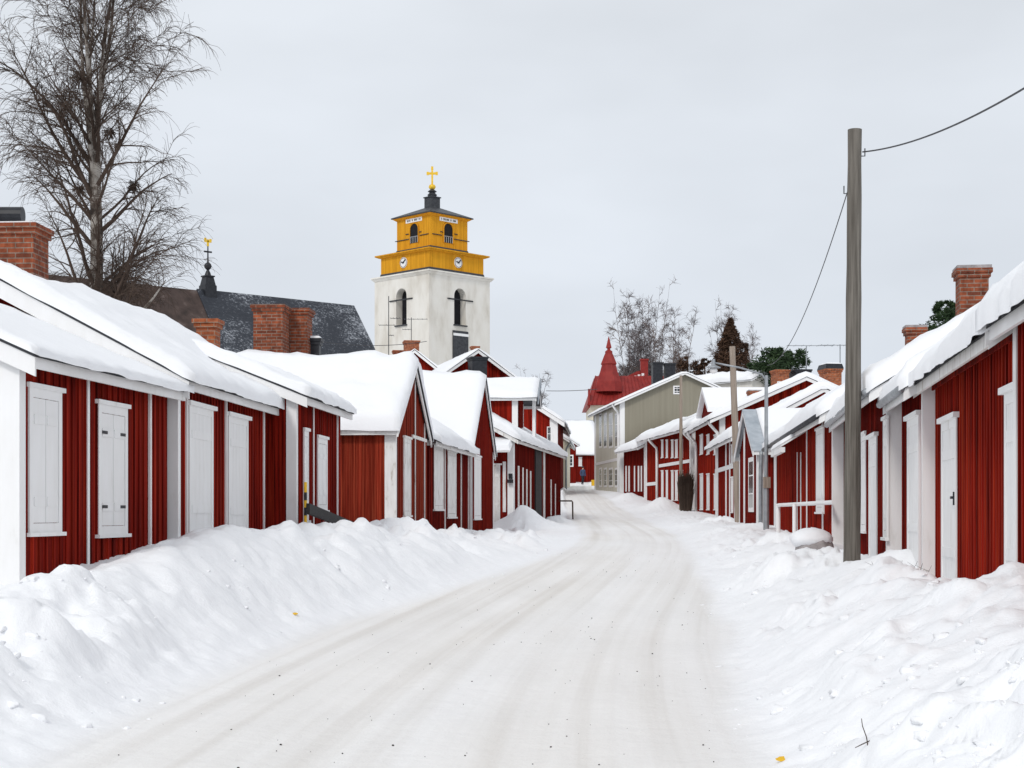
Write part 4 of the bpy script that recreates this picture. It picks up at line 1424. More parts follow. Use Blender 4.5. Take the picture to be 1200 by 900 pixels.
# ================================================================== red roofed mansion far right
rx, ry = PX(728, 200)
S = 200 / 1800
rm = thing('red_roofed_building', 'cream building with a red sheet roof, pointed corner spire and red chimney', 'building', (rx, ry, 3.5))
def rz_(py):
    return ZY(py, 200) - 3.5
def rx_(px):
    return (px - 728) * S
mb = MB()
mb.box(rx_(693), rx_(800), 0, 14, 0, rz_(474))
mb.build('wall', M['cream'], rm)
for px in (697, 704):
    for py in (492, 520):
        mb = MB()
        mb.box(rx_(px - 1.5), rx_(px + 1.5), -0.05, 0.0, rz_(py + 8), rz_(py - 8))
        mb.build('window', M['glass'], rm)
mb = MB()
x0, x1, zt_, zb_ = rx_(688), rx_(806), rz_(437), rz_(475)
mb.hexa([(x0, -0.9, zb_), (x1, -0.9, zb_), (x1, 15, zb_), (x0, 15, zb_), (rx_(700), 4.5, zt_), (x1 - 2, 4.5, zt_), (x1 - 2, 9, zt_), (rx_(700), 9, zt_)])
for i in range(24):
    f = i / 23
    xb, xt = x0 + (x1 - x0) * f, rx_(700) + (x1 - 2 - rx_(700)) * f
    mb.tube([(xb, -0.93, zb_ + 0.03), (xt, 4.47, zt_ + 0.03)], 0.06, 4)
ro = mb.build('roof', M['red_metal'], rm)
mb = MB()
sx = rx_(714.5)
mb.lathe(sx, 2.0, [(17 * S, rz_(458)), (15.5 * S, rz_(446)), (11 * S, rz_(434)), (8.8 * S, rz_(426)), (10 * S, rz_(425)), (9.5 * S, rz_(423.5)), (5.5 * S, rz_(414)), (4.6 * S, rz_(412.5)), (4.6 * S, rz_(410)), (1.9 * S, rz_(408)), (1.9 * S, rz_(406.6)), (3.6 * S, rz_(405.6)), (0.2 * S, rz_(392))], 8, R(22.5))
mb.build('spire', M['red_metal'], rm)
mb = MB()
mb.box(rx_(754.5), rx_(763.5), 5, 6, rz_(440), rz_(418))
mb.box(rx_(753.8), rx_(764.2), 4.9, 6.1, rz_(418), rz_(416))
mb.build('chimney', M['red_metal'], rm)
mb = MB()
P = []
for y_ in (5.2, 5.5):
    P += [(rx_(726), y_, zt_ - 0.6), (rx_(762), y_, zt_ - 0.6), (rx_(762), y_, rz_(428)), (rx_(750), y_, rz_(431))]
mb.hexa(P)
mb.build('dormer', M['red_metal'], rm)
mb = MB()
rnd = random.Random(3)
for i in range(7):
    a = rx_(728 + i * 4.6)
    hgt = 0.3 + 0.55 * i / 6
    mb.box(a, a + 0.34, 4.9, 5.1, rz_(446.5), rz_(446.5) + hgt * 1.7)
mb.box(rx_(724), rx_(760), 4.88, 5.08, rz_(447), rz_(446))
mb.box(rx_(736), rx_(760), 4.88, 5.08, rz_(443), rz_(442))
mb.build('roof_railing', M['white'], rm)
mb = MB()
mb.box(rx_(689), rx_(691.2), -0.5, 0.2, rz_(478), rz_(456))
mb.build('corner_finial', M['red_metal'], rm)

# ================================================================== trees
def grow(rnd, base, dirv, length, r0, segs, wander, up, droop_end=0.0):
    pts, rad = [Vector(base)], [r0]
    d = Vector(dirv).normalized()
    st = length / segs
    for i in range(segs):
        f = (i + 1) / segs
        d = d + Vector((rnd.uniform(-1, 1), rnd.uniform(-1, 1), rnd.uniform(-1, 1))) * wander + Vector((0, 0, up - droop_end * f * f))
        d.normalize()
        pts.append(pts[-1] + d * st)
        rad.append(max(r0 * (1 - 0.86 * f), 0.0035))
    return pts, rad

def at_along(pts, f):
    k = f * (len(pts) - 1)
    i = min(int(k), len(pts) - 2)
    return pts[i].lerp(pts[i + 1], k - i), (pts[i + 1] - pts[i]).normalized(), i

def side_dir(rnd, d, spread, az=None):
    a = Vector((0, 0, 1)) if abs(d.z) < 0.9 else Vector((1, 0, 0))
    x = d.cross(a).normalized()
    y = d.cross(x)
    an = rnd.uniform(0, 2 * math.pi) if az is None else az
    return (d * math.cos(spread) + (x * math.cos(an) + y * math.sin(an)) * math.sin(spread)).normalized()

def bare_tree(label, loc, height, r0, seed, group=None, leaders=4, fork=0.42, limbs=14, brs=8, tws=7, twl=0.8, tr=0.006, lean=(0, 0), spread=1.0, mats=('birch', 'twig'), name='birch_tree', brooms=0, low=0.25, nmain=None, tdroop=0.42):
    rnd = random.Random(seed)
    root = thing(name, label, 'tree', loc, 0, group)
    tk, cr = MB(), MB()
    H = height
    tp_, rp = grow(rnd, (0, 0, -0.3), (lean[0], lean[1], 1), H * fork, r0, 9, 0.045, 0.06)
    rp = [r0 * (1 - 0.42 * i / (len(rp) - 1)) for i in range(len(rp))]
    rp[0] *= 1.25
    tk.tube(tp_, rp, 12)
    stems = [(tp_, rp, True)]
    for k in range(leaders):
        az = 2 * math.pi * (k + rnd.uniform(-.25, .25)) / leaders
        sp = (0.09 if k == 0 else rnd.uniform(0.16, 0.34)) * spread
        f = 1.0 if k < 2 else rnd.uniform(0.72, 0.97)
        p0, d0, i0 = at_along(tp_, f - 1e-4)
        d = Vector((math.cos(az) * math.sin(sp), math.sin(az) * math.sin(sp), math.cos(sp)))
        ln = H * (1 - fork * f) * rnd.uniform(0.82, 1.0)
        p, r = grow(rnd, p0, d, ln, rp[i0] * rnd.uniform(0.38, 0.56), 12, 0.075, 0.05)
        tk.tube(p, r, 7)
        stems.append((p, r, False))
    tips = []
    for p, r, main in stems:
        n = limbs if not main else (nmain or int(limbs * 1.5))
        for i in range(n):
            f = rnd.uniform(0.08, 0.99) if not main else rnd.uniform(low / fork, 0.98)
            p0, d0, i0 = at_along(p, f)
            rel = p0.z / H
            ln = H * (0.27 if main else 0.21) * (1.15 - 0.85 * max(0, rel - 0.35)) * rnd.uniform(0.55, 1.15) * spread * ((1 - 0.6 * f) if not main else 1.0) * (1.25 if not main else 1.0)
            d = side_dir(rnd, d0, rnd.uniform(0.6, 1.05))
            d.z = abs(d.z) * 0.7 + 0.30
            lp, lr = grow(rnd, p0, d, ln, max(r[i0] * rnd.uniform(0.24, 0.42), tr * 2.2), 9, 0.12, 0.05, 0.16)
            (tk if lr[0] > r0 * 0.34 else cr).tube(lp, lr, 5, False)
            lref = H * 0.19 * spread
            for j in range(max(3, int(brs * min(1.6, ln / lref)))):
                g = rnd.uniform(0.18, 1.0)
                q0, e0, k0 = at_along(lp, min(g, 0.999))
                bl = ln * rnd.uniform(0.22, 0.5) * (1.1 - 0.45 * g)
                b = side_dir(rnd, e0, rnd.uniform(0.5, 1.0))
                bp, br = grow(rnd, q0, b, bl, max(lr[k0] * 0.5, tr * 1.4), 5, 0.22, 0.03, 0.2)
                cr.tube(bp, [max(x, tr) for x in br], 4, False)
                for t in range(max(2, int(tws * min(1.7, bl / (lref * 0.33))))):
                    w0, w1, k1 = at_along(bp, rnd.uniform(0.15, 1.0))
                    d3 = side_dir(rnd, w1, rnd.uniform(0.3, 0.85))
                    wp, wr_ = grow(rnd, w0, d3, twl * rnd.uniform(0.4, 1.2), tr, 4, 0.16, -0.06 if tdroop > 0.3 else 0.03, tdroop)
                    cr.tube(wp, [tr, tr * 0.9, tr * 0.8, tr * 0.65, tr * 0.5], 3, False)
                    if t == 0:
                        tips.append(w0)
    tk.build('trunk', M[mats[0]], root, smooth=True, fix=False)
    cr.build('crown', M[mats[1]], root, fix=False)
    for k in range(brooms):
        c = rnd.choice(tips)
        mb = MB()
        R0 = rnd.uniform(0.16, 0.3)
        for i in range(110):
            d = Vector((rnd.gauss(0, 1), rnd.gauss(0, 1), rnd.gauss(0, 1))).normalized()
            a = c + d * R0 * rnd.uniform(0, 0.5)
            q_ = c + d * R0 * rnd.uniform(0.7, 1.15) + Vector((0, 0, -R0 * 0.35))
            mb.tube([a, (a + q_) / 2 + Vector((rnd.uniform(-1, 1), rnd.uniform(-1, 1), rnd.uniform(-1, 1))) * R0 * 0.15, q_], 0.009, 3, False)
        mb.build('twig_ball', M['twig'], root, fix=False)
    return root

def copy_tree(src, loc, rz, sc, label, group):
    r = src.copy()
    col.objects.link(r)
    r.location = loc
    r.rotation_euler = (0, 0, rz)
    r.scale = sc
    tag(r, label, 'tree', group)
    for c in list(src.children):
        k = c.copy()
        col.objects.link(k)
        k.parent = r
    return r

bx, by = PX(112, 45)
bare_tree('huge bare birch towering over the left cottages, with drooping twigs and dark twig balls', (bx, by, 0.9), 19.5, 0.265, 17, leaders=5, fork=0.62, limbs=17, brs=13, tws=11, twl=0.62, tr=0.0062, spread=0.80, brooms=6, low=0.2, nmain=34)

GB = 'bare birches far behind the right row'
zg = 4.0
sx, sy_ = PX(740, 228)
t1 = bare_tree('tall bare birch beside the red spire', (sx, sy_, zg), 33.0, 0.3, 21, GB, leaders=5, fork=0.3, limbs=20, brs=11, tws=9, twl=0.95, tr=0.019, spread=0.46, tdroop=0.22, mats=('twig_far', 'twig_far'), name='bare_birch', low=0.12)
sx, sy_ = PX(759, 232)
copy_tree(t1, (sx, sy_, zg), 2.1, (1.0, 1.0, 1.04), 'tallest slim bare birch behind the red chimney', GB)
sx, sy_ = PX(788, 225)
t2 = bare_tree('spreading bare birch above the black chimneys of the olive house', (sx, sy_, zg), 28.5, 0.3, 31, GB, leaders=6, fork=0.25, limbs=20, brs=11, tws=9, twl=0.95, tr=0.019, spread=0.62, tdroop=0.22, mats=('twig_far', 'twig_far'), name='bare_birch', low=0.1)
sx, sy_ = PX(750, 240)
copy_tree(t1, (sx, sy_, zg), 3.3, (1.0, 1.0, 0.96), 'bare birch between the two tallest behind the red roof', GB)
sx, sy_ = PX(775, 236)
copy_tree(t2, (sx, sy_, zg), 5.1, (0.9, 0.9, 0.93), 'bare birch left of the spreading one above the black chimneys', GB)
sx, sy_ = PX(846, 235)
copy_tree(t1, (sx, sy_, zg), 4.0, (1.0, 1.0, 0.98), 'slim bare birch rising behind the brown pointed tree', GB)
sx, sy_ = PX(868, 238)
copy_tree(t2, (sx, sy_, zg), 1.0, (0.8, 0.8, 0.98), 'bare birch just right of the brown pointed tree', GB)
sx, sy_ = PX(815, 235)
copy_tree(t2, (sx, sy_, zg), 3.0, (0.9, 0.9, 0.62), 'low bare birch between the olive gable and the brown pointed tree', GB)
sx, sy_ = PX(626, 240)
copy_tree(t1, (sx, sy_, zg), 5.0, (0.8, 0.8, 0.66), 'lone small bare birch above the left houses near the yellow house', GB)

def leafy(label, loc, h, prof, n, size, m, seed, name, trunk_h=1.0, group=None, clumps=26, needle=True):
    rnd = random.Random(seed)
    root = thing(name, label, 'tree', loc, 0, group)
    mb = MB()
    mb.tube([(0, 0, -0.3), (0.05, 0, h * 0.5), (0, 0.05, h * 0.97)], [h * 0.022, h * 0.015, h * 0.004], 8)
    mb.build('trunk', M['twig_brown'] if m != 'needles' else M['twig'], root, fix=False)
    mb = MB()
    cl = []
    for i in range(clumps):
        f = rnd.random()
        rr = prof(f) * math.sqrt(rnd.uniform(0.15, 1.0))
        an = rnd.uniform(0, 2 * math.pi)
        cl.append((rr * math.cos(an), rr * math.sin(an), trunk_h + f * (h - trunk_h), max(0.10, prof(f)) * rnd.uniform(0.22, 0.42)))
    for i in range(n):
        x, y, z, r = rnd.choice(cl)
        d = Vector((rnd.gauss(0, 1), rnd.gauss(0, 1), rnd.gauss(0, 0.8)))
        d = d / max(d.length, 1e-6) * r * rnd.random() ** 0.4
        p = Vector((x, y, z)) + d
        a = Vector((rnd.gauss(0, 1), rnd.gauss(0, 1), rnd.gauss(0, 0.6))).normalized() * size * rnd.uniform(0.6, 1.3)
        b = a.cross(Vector((rnd.gauss(0, 1), rnd.gauss(0, 1), rnd.gauss(0, 1)))).normalized() * size * (0.22 if needle else 0.45)
        mb.add([tuple(p - a - b * 0.3), tuple(p + b), tuple(p + a), tuple(p - b)], [(0, 1, 2, 3)])
    mb.build('crown', M[m], root, fix=False)
    return root

sx, sy_ = PX(919, 120)
leafy('round crowned dark green pine behind the black edged red gable', (sx, sy_, 3.0), ZY(409, 120) - 3.0, lambda f: 2.1 * math.sqrt(max(0, 1 - (2 * f - 1) ** 2)), 5200, 0.24, 'needles', 3, 'pine_tree', trunk_h=8.0, clumps=34)
sx, sy_ = PX(887, 130)
leafy('small dark green pine left of the round crowned pine', (sx, sy_, 3.0), ZY(424, 130) - 3.0, lambda f: 1.6 * math.sqrt(max(0, 1 - (1.5 * f - 0.5) ** 2)), 2600, 0.24, 'needles', 4, 'pine_tree', trunk_h=6.5, clumps=20)
sx, sy_ = PX(1108, 62)
leafy('dark pine peeping over the right roof below the tall brick chimney', (sx, sy_, 1.5), ZY(354, 62) - 1.5, lambda f: 1.3 * math.sqrt(max(0, 1 - f ** 2)), 9000, 0.12, 'needles', 5, 'pine_tree', trunk_h=5.5, clumps=70)
sx, sy_ = PX(856, 150)
leafy('brown pointed tree standing tall behind the pale wooden pole', (sx, sy_, 3.2), ZY(374, 150) - 3.2, lambda f: 3.3 * (1 - f) ** 0.8 + 0.04, 20000, 0.22, 'twig_brown', 6, 'brown_conifer', trunk_h=6, clumps=600, group=None)
sx, sy_ = PX(868, 156)
leafy('blunt brown tree leaning on the right of the brown pointed tree', (sx, sy_, 3.2), ZY(401, 156) - 3.2, lambda f: 1.5 * (1.05 - f) ** 0.35, 8000, 0.26, 'twig_brown', 7, 'brown_conifer', trunk_h=4, clumps=140)
for i, (px, Y, py, w, lab) in enumerate(((845, 152, 412, 1.9, 'low brown thicket tree left of the brown pointed tree'), (806, 160, 415, 2.6, 'brown bushy tree behind the peak of the olive gable'), (826, 158, 421, 2.0, 'brown bushy tree right of the olive gable, under the lamp head'))):
    sx, sy_ = PX(px, Y)
    leafy(lab, (sx, sy_, 3.2), ZY(py, Y) - 3.2, lambda f: w * math.sqrt(max(0, 1 - f ** 2)), 5000, 0.26, 'twig_brown', 8 + i, 'brown_bush', trunk_h=4.0, clumps=90, group='brown thicket trees')

# brown wrapped bush by the long red house
def twig_bush(label, loc, n, h, w, m, r, seed, name='bush', cat='bush', lean=0.2):
    rnd = random.Random(seed)
    mb = MB()
    for i in range(n):
        an = rnd.uniform(0, 6.28)
        rr = w * math.sqrt(rnd.random())
        b = Vector((rr * math.cos(an) * 0.55, rr * math.sin(an) * 0.55, -0.15))
        t = Vector((rr * math.cos(an) * (1 + lean) + rnd.uniform(-.1, .1) * w, rr * math.sin(an) * (1 + lean), h * rnd.uniform(0.6, 1.05)))
        mid = (b + t) / 2 + Vector((rnd.uniform(-.12, .12) * w, rnd.uniform(-.12, .12) * w, 0.05 * h))
        mb.tube([b, mid, t], [r, r * 0.8, r * 0.4], 4, False)
        for k in range(2):
            q = mid.lerp(t, rnd.uniform(0, 0.8))
            mb.tube([q, q + Vector((rnd.uniform(-1, 1) * w * 0.35, rnd.uniform(-1, 1) * w * 0.35, rnd.uniform(0.05, 0.3) * h))], [r * 0.6, r * 0.3], 3, False)
    o = mb.build(name, M[m], None, fix=False)
    o.location = loc
    return tag(o, label, cat)
sx, sy_ = PX(804, 78.5)
twig_bush('dense dark brown bush standing against the wall of the long two-storey red house', (sx, sy_, ground_z(sx, sy_) - 0.15), 420, 2.0, 0.42, 'twig', 0.016, 4, lean=0.02)
sx, sy_ = PX(1056, 19.0)
twig_bush('few bare twigs poking out of the snow right of the big grey pole', (sx, sy_, ground_z(sx, sy_) - 0.02), 13, 0.24, 0.36, 'twig', 0.004, 9, 'twigs', 'twigs', 0.5)

# ================================================================== poles, lamp, wires
def pole(name, label, px, Y, py_top, r0, r1, m, cat='utility pole', leanx=0.0):
    x, y = PX(px, Y)
    zb = ground_z(x, y)
    zt = ZY(py_top, Y)
    mb = MB()
    n = 14
    pts = [(leanx * i / n, 0, -0.5 + (zt - zb + 0.5) * i / n) for i in range(n + 1)]
    mb.tube(pts, [r0 + (r1 - r0) * i / n + 0.004 * math.sin(i * 2.3) for i in range(n + 1)], 18)
    o = mb.build(name, M[m], None, smooth=False)
    o.location = (x, y, zb)
    return tag(o, label, cat), zt, o
_a, _b, po_ = pole('utility_pole', 'big weathered grey wooden pole standing in the right snow bank', 998, 22.0, 152, 0.125, 0.098, 'pole', leanx=0.045)
mb = MB()
for zz, sg in ((ZY(178, 22.0), 1), (ZY(222, 22.0), -1)):
    zl_ = zz - po_.location.z
    mb.tube([(0.04 + 0.08 * sg, 0, zl_ - 0.06), (0.04 + 0.15 * sg, 0, zl_ - 0.06), (0.04 + 0.15 * sg, 0, zl_ + 0.05)], 0.009, 6)
mb.build('cable_hook', M['black'], po_)
pole('utility_pole', 'pale wooden pole in front of the red cottage with paired white posts', 866, 54.5, 406, 0.135, 0.105, 'pole_pale', leanx=-0.24)
pole('utility_pole', 'thin distant pole beside the dark brown bush', 798, 80, 440, 0.10, 0.075, 'pole_pale')

lx, ly = PX(898, 43.5)
zb = ground_z(lx, ly)
lp = thing('street_lamp', 'slim grey lamp post with a long arm reaching over the road', 'street lamp', (lx, ly, zb))
zt = ZY(440, 43.5) - zb
mb = MB()
mb.tube([(0, 0, -0.4), (0, 0, 1.3)], 0.085, 12)
mb.tube([(0, 0, 1.3), (0, 0, zt)], [0.06, 0.048], 12)
mb.build('pole', M['zinc'], lp, smooth=False)
mb = MB()
ax = (836 - 898) / 1800 * 43.5
mb.tube([(0, 0, zt - 0.15), (-0.12, 0, zt + 0.03), (ax * 0.5, -0.02, zt + 0.22), (ax, -0.03, zt + 0.36)], 0.026, 8)
mb.build('arm', M['zinc'], lp, smooth=True)
mb = MB()
zl = zt + 0.36
mb.lathe(ax, -0.03, [(0.045, zl + 0.10), (0.05, zl - 0.05), (0.08, zl - 0.08), (0.20, zl - 0.13), (0.21, zl - 0.15), (0.10, zl - 0.16)], 16)
hd = mb.build('lamp_shade', M['zinc'], lp, smooth=False)
mb = MB()
mb.lathe(ax, -0.03, [(0.09, zl - 0.162), (0.115, zl - 0.22), (0.09, zl - 0.29), (0.02, zl - 0.31)], 14)
mb.build('lamp_glass', M['white'], hd, smooth=True)
mb = MB()
mb.box(-0.1, 0.1, -0.12, -0.05, ZY(572, 43.5) - zb, ZY(559, 43.5) - zb)
mb.build('junction_box', M['pole_pale'], lp)

def cable(label, p0, p1, sag, r, name='overhead_cable'):
    a, b = Vector(p0), Vector(p1)
    n = 24
    pts = []
    for i in range(n + 1):
        f = i / n
        q = a.lerp(b, f)
        q.z -= sag * 4 * f * (1 - f)
        pts.append(q)
    mb = MB()
    mb.tube(pts, r, 5)
    o = mb.build(name, M['wire'], None, org=tuple(a))
    return tag(o, label, 'cable')
P0 = (*PX(1011, 22.0), ZY(178, 22.0))
cable('twisted cable running from the big grey pole top out past the right edge', P0, (*PX(1250, 14.0), ZY(72, 14.0)), 0.16, 0.011)
o = None
cable('slack cable hanging from the big grey pole down to the slim lamp post', (*PX(994, 22.0), ZY(222, 22.0)), (*PX(899, 43.5), ZY(428, 43.5)), 0.62, 0.008)
cable('thin cable crossing the gap above the road bend', (*PX(640, 100), ZY(458, 100)), (*PX(700, 105), ZY(456, 105)), 0.05, 0.02)
cable('thin cable between the left snow roofs and the bell tower', (*PX(380, 60), ZY(401, 60)), (*PX(500, 62), ZY(400, 62)), 0.15, 0.012)

# TV aerials
def aerial(label, px, Y, py_top, py_bot, arms, stay=0.02, group='roof aerials', m='sheet'):
    x, y = PX(px, Y)
    zb = ZY(py_bot, Y)
    zt = ZY(py_top, Y) - zb
    a = thing('roof_aerial', label, 'aerial', (x, y, zb), 0, group)
    mb = MB()
    mb.tube([(0, 0, -0.3), (0, 0, zt)], stay, 6)
    mb.build('mast', M[m], a)
    mb = MB()
    for z, w0, w1, nels in arms:
        zz = ZY(z, Y) - zb
        mb.tube([(w0, 0, zz), (w1, 0, zz)], stay * 0.7, 5)
        for i in range(nels):
            xx = w0 + (w1 - w0) * i / max(1, nels - 1)
            mb.tube([(xx, -0.35, zz), (xx, 0.35, zz)], stay * 0.45, 4)
    mb.build('antenna_bars', M[m], a)
    return a
aerial('tall dark aerial mast in front of the left face of the bell tower', 455.5, 80, 347, 412, [(373, 0.1, 0.6, 4), (381, -0.5, 0.3, 3), (393, 0.0, 0.25, 3)], 0.022)
aerial('thin aerial on the orange chimney in front of the tower', 482, 88, 372, 402, [(374, -0.4, 0.9, 6), (386, -0.5, 0.0, 4)], 0.02)
aerial('left of the two aerials above the right roofs, near the round crowned pine', 945, 80, 405, 436, [(405, -1.0, 1.4, 7)], 0.028, m='zinc')
aerial('right of the two aerials above the right roofs, close to the big grey pole', 984.5, 70, 404, 436, [(404.5, -0.9, 0.5, 6)], 0.026, m='zinc')

# ================================================================== small things in the snow
x, y = PX(358, 25.2)
zb = ground_z(x, y)
st = thing('marker_stake', 'yellow and black snow marker stake by a white corner board on the left', 'marker stake', (x, y, zb))
zt = ZY(565, 25.2) - zb
mb = MB()
mb.tube([(0, 0, -0.4), (0, 0, zt)], 0.024, 10)
mb.build('stake', M['yellow'], st)
for f in (0.62, 0.30):
    mb = MB()
    mb.tube([(0, 0, zt * f), (0, 0, zt * f + 0.13)], 0.0255, 10)
    mb.build('black_band', M['black'], st)

p0, p1 = (*PX(361, 25.0), ZY(596, 25.0)), (*PX(433, 31.5), ZY(625, 31.5))
d = Vector(p1) - Vector(p0)
mb = MB()
sdv = Vector((d.y, -d.x, 0)).normalized() * 0.03
upv = Vector((0, 0, 0.085))
a, b = Vector(p0), Vector(p1)
mb.hexa([tuple(a - sdv - upv), tuple(b - sdv - upv), tuple(b + sdv - upv), tuple(a + sdv - upv), tuple(a - sdv + upv), tuple(b - sdv + upv), tuple(b + sdv + upv), tuple(a + sdv + upv)])
o = mb.build('plank', M['tarred'], None, org=p0)
tag(o, 'black tarred plank slanting down in front of the plain boarded wall', 'plank')

# white pipe railing by the long red cottage
x, y = PX(912, 37.5)
zb = ground_z(x, y)
rl = thing('railing', 'white pipe railing standing in the snow before the long red cottage', 'railing', (x, y, zb))
zr_ = ZY(592, 37.5) - zb
ex, ey = PX(974, 29.6)
mb = MB()
mb.tube([(0, 0, zr_), (ex - x + 0.05, ey - y, zr_ + 0.02)], 0.045, 10)
mb.build('top_rail', M['white'], rl)
mb = MB()
mb.tube([(0, 0, -0.4), (0, 0, zr_ + 0.03)], 0.055, 10)
mb.build('post', M['white'], rl)
mb = MB()
mb.tube([(ex - x - 0.45, ey - y + 1.4, -0.5), (ex - x - 0.45, ey - y + 1.4, zr_)], 0.04, 10)
mb.build('post', M['white'], rl)

# snow capped boulder
x, y = PX(954, 28.0)
zb = ground_z(x, y) - 0.1
bd = thing('boulder', 'pinkish grey boulder under a thick snow cap near the white pipe railing', 'boulder', (x, y, zb))
def blob(mb, rx_, ry_, rz2, z0, seed, n=20, k=10, cut=-0.2):
    P, F = [], []
    for i in range(k + 1):
        ph = -math.pi / 2 * 0.6 + (math.pi / 2 * 1.6) * i / k
        for j in range(n):
            th = 2 * math.pi * j / n
            q = 1 + 0.16 * float(fbm(math.cos(th) * 1.6 + seed, math.sin(th) * 1.6 + ph * 1.3, seed, 3))
            P.append((rx_ * math.cos(ph) * math.cos(th) * q, ry_ * math.cos(ph) * math.sin(th) * q, z0 + rz2 * math.sin(ph) * q))
    for i in range(k):
        for j in range(n):
            F.append((i * n + j, i * n + (j + 1) % n, (i + 1) * n + (j + 1) % n, (i + 1) * n + j))
    mb.add(P, F)
mb = MB()
blob(mb, 0.36, 0.38, 0.34, 0.05, 3)
mb.build('stone', M['stone'], bd, smooth=True)
mb = MB()
blob(mb, 0.40, 0.46, 0.20, 0.27, 5)
mb.v = [(v[0] - 0.05, v[1] + 0.06, v[2]) for v in mb.v]
mb.build('snow_cap', M['snow'], bd, smooth=True)

# handrail at the far left corner
x, y = PX(661, 72)
zb = ground_z(x, y)
hr = thing('handrail', 'short brown metal handrail at the far corner of the long dark red cottage', 'handrail', (x, y, zb))
mb = MB()
zz = ZY(587, 72) - zb
mb.tube([(-0.25, 0, zz), (0.36, 0, zz), (0.40, 0, zz - 0.06), (0.42, 0, -0.3)], 0.035, 8)
mb.build('rail', M['twig_brown'], hr)

# broken twig and yellow scraps on the bank
x, y = hit(1016, 876)
zb = ground_z(x, y)
mb = MB()
mb.tube([(0.01, 0, -0.03), (0.0, 0.01, 0.05), (-0.02, 0.02, 0.11), (-0.025, 0.02, 0.15)], [0.0035, 0.003, 0.0025, 0.002], 6)
mb.tube([(-0.07, -0.03, 0.0), (-0.03, 0, 0.012), (0.03, 0.02, 0.035), (0.065, 0.03, 0.06)], [0.002, 0.003, 0.003, 0.002], 6)
o = mb.build('twig', M['twig'], None)
o.location = (x, y, zb)
tag(o, 'small forked dark twig stuck in the right foreground snow', 'twig')
for (px, Y, lab, s_) in ((915, 893, 'yellow leaf lying at the road edge in the right foreground', 0.035), (346, 721, 'yellow scrap half buried in the left snow bank', 0.04)):
    x, y = hit(px, Y)
    zb = ground_z(x, y)
    mb = MB()
    rnd = random.Random(int(px))
    P = []
    for dz in (0.0, 0.006):
        for k in range(7):
            an = 2 * math.pi * k / 7
            rr = s_ * rnd.uniform(0.6, 1.1)
            P.append((rr * math.cos(an), rr * math.sin(an) * 0.8, dz + 0.3 * rr * (1 + math.sin(an))))
    mb.add(P, [tuple(range(6, -1, -1)), tuple(range(7, 14))] + [(k, (k + 1) % 7, 7 + (k + 1) % 7, 7 + k) for k in range(7)])
    o = mb.build('yellow_leaf' if px > 600 else 'yellow_scrap', M['yellow'], None)
    o.location = (x, y, zb + 0.004)
    tag(o, lab, 'leaf' if px > 600 else 'scrap')

# broken clods of ploughed snow lying on the banks
def clods():
    rnd = random.Random(77)
    base = []
    for k in range(6):
        bm = bmesh.new()
        bmesh.ops.create_icosphere(bm, subdivisions=2, radius=1.0)
        V = np.array([v.co[:] for v in bm.verts])
        n = fbm(V[:, 0] * 1.3 + k * 5, V[:, 1] * 1.3 + V[:, 2] * 0.9, 500 + k, 3)
        V = np.clip(V, -0.78, 0.72) * (1 + 0.9 * n)[:, None]
        F = [[v.index for v in f.verts] for f in bm.faces]
        bm.free()
        base.append((V, F))
    mb = MB()
    n = 0
    while n < 800:
        y = 7.0 * math.exp(rnd.random() ** 1.2 * 2.0)
        left = rnd.random() < 0.5
        e = np.interp(y, GY, EL if left else ER)
        w = np.interp(y, WLY, WL) if left else np.interp(y, WRY, WR)
        t = rnd.random() ** 0.9 * 0.86
        x = e + (w - e) * t
        if vnoise(np.array([x * 0.8]), np.array([y * 0.6]), 909)[0] < 0.42:
            continue
        sz = 0.010 + 0.055 * rnd.random() ** 4
        if t < 0.12:
            sz *= 0.5
        V, F = rnd.choice(base)
        a = rnd.uniform(0, 6.28)
        c_, s_ = math.cos(a), math.sin(a)
        k1, k2, k3 = rnd.uniform(0.7, 1.4), rnd.uniform(0.7, 1.4), rnd.uniform(0.5, 0.9)
        z = ground_z(x, y) + sz * rnd.uniform(-0.4, 0.1)
        mb.add([(x + (v[0] * k1 * c_ - v[1] * k2 * s_) * sz, y + (v[0] * k1 * s_ + v[1] * k2 * c_) * sz, z + v[2] * k3 * sz) for v in V], F)
        n += 1
    o = mb.build('snow_clods', M['snow'], None, smooth=True, fix=False)
    tag(o, 'broken clods of ploughed snow strewn over both banks', 'snow clods', kind='stuff')
clods()

# grit strewn on the packed road
rnd = random.Random(8)
mb = MB()
for i in range(230):
    y = 8.5 * math.exp(rnd.random() * 1.5)
    l_, r_ = np.interp(y, GY, EL), np.interp(y, GY, ER)
    x = l_ + (r_ - l_) * rnd.random()
    z = ground_z(x, y)
    s_ = 0.003 + 0.006 * rnd.random() ** 3
    mb.rbox(x, y, z - 0.002, z + s_ * 1.1, s_ * 2, s_ * 1.6, rnd.random() * 3, 0.6)
o = mb.build('grit', M['grit'], None, fix=False)
tag(o, 'dark grit strewn over the packed snow of the road', 'grit', kind='stuff')

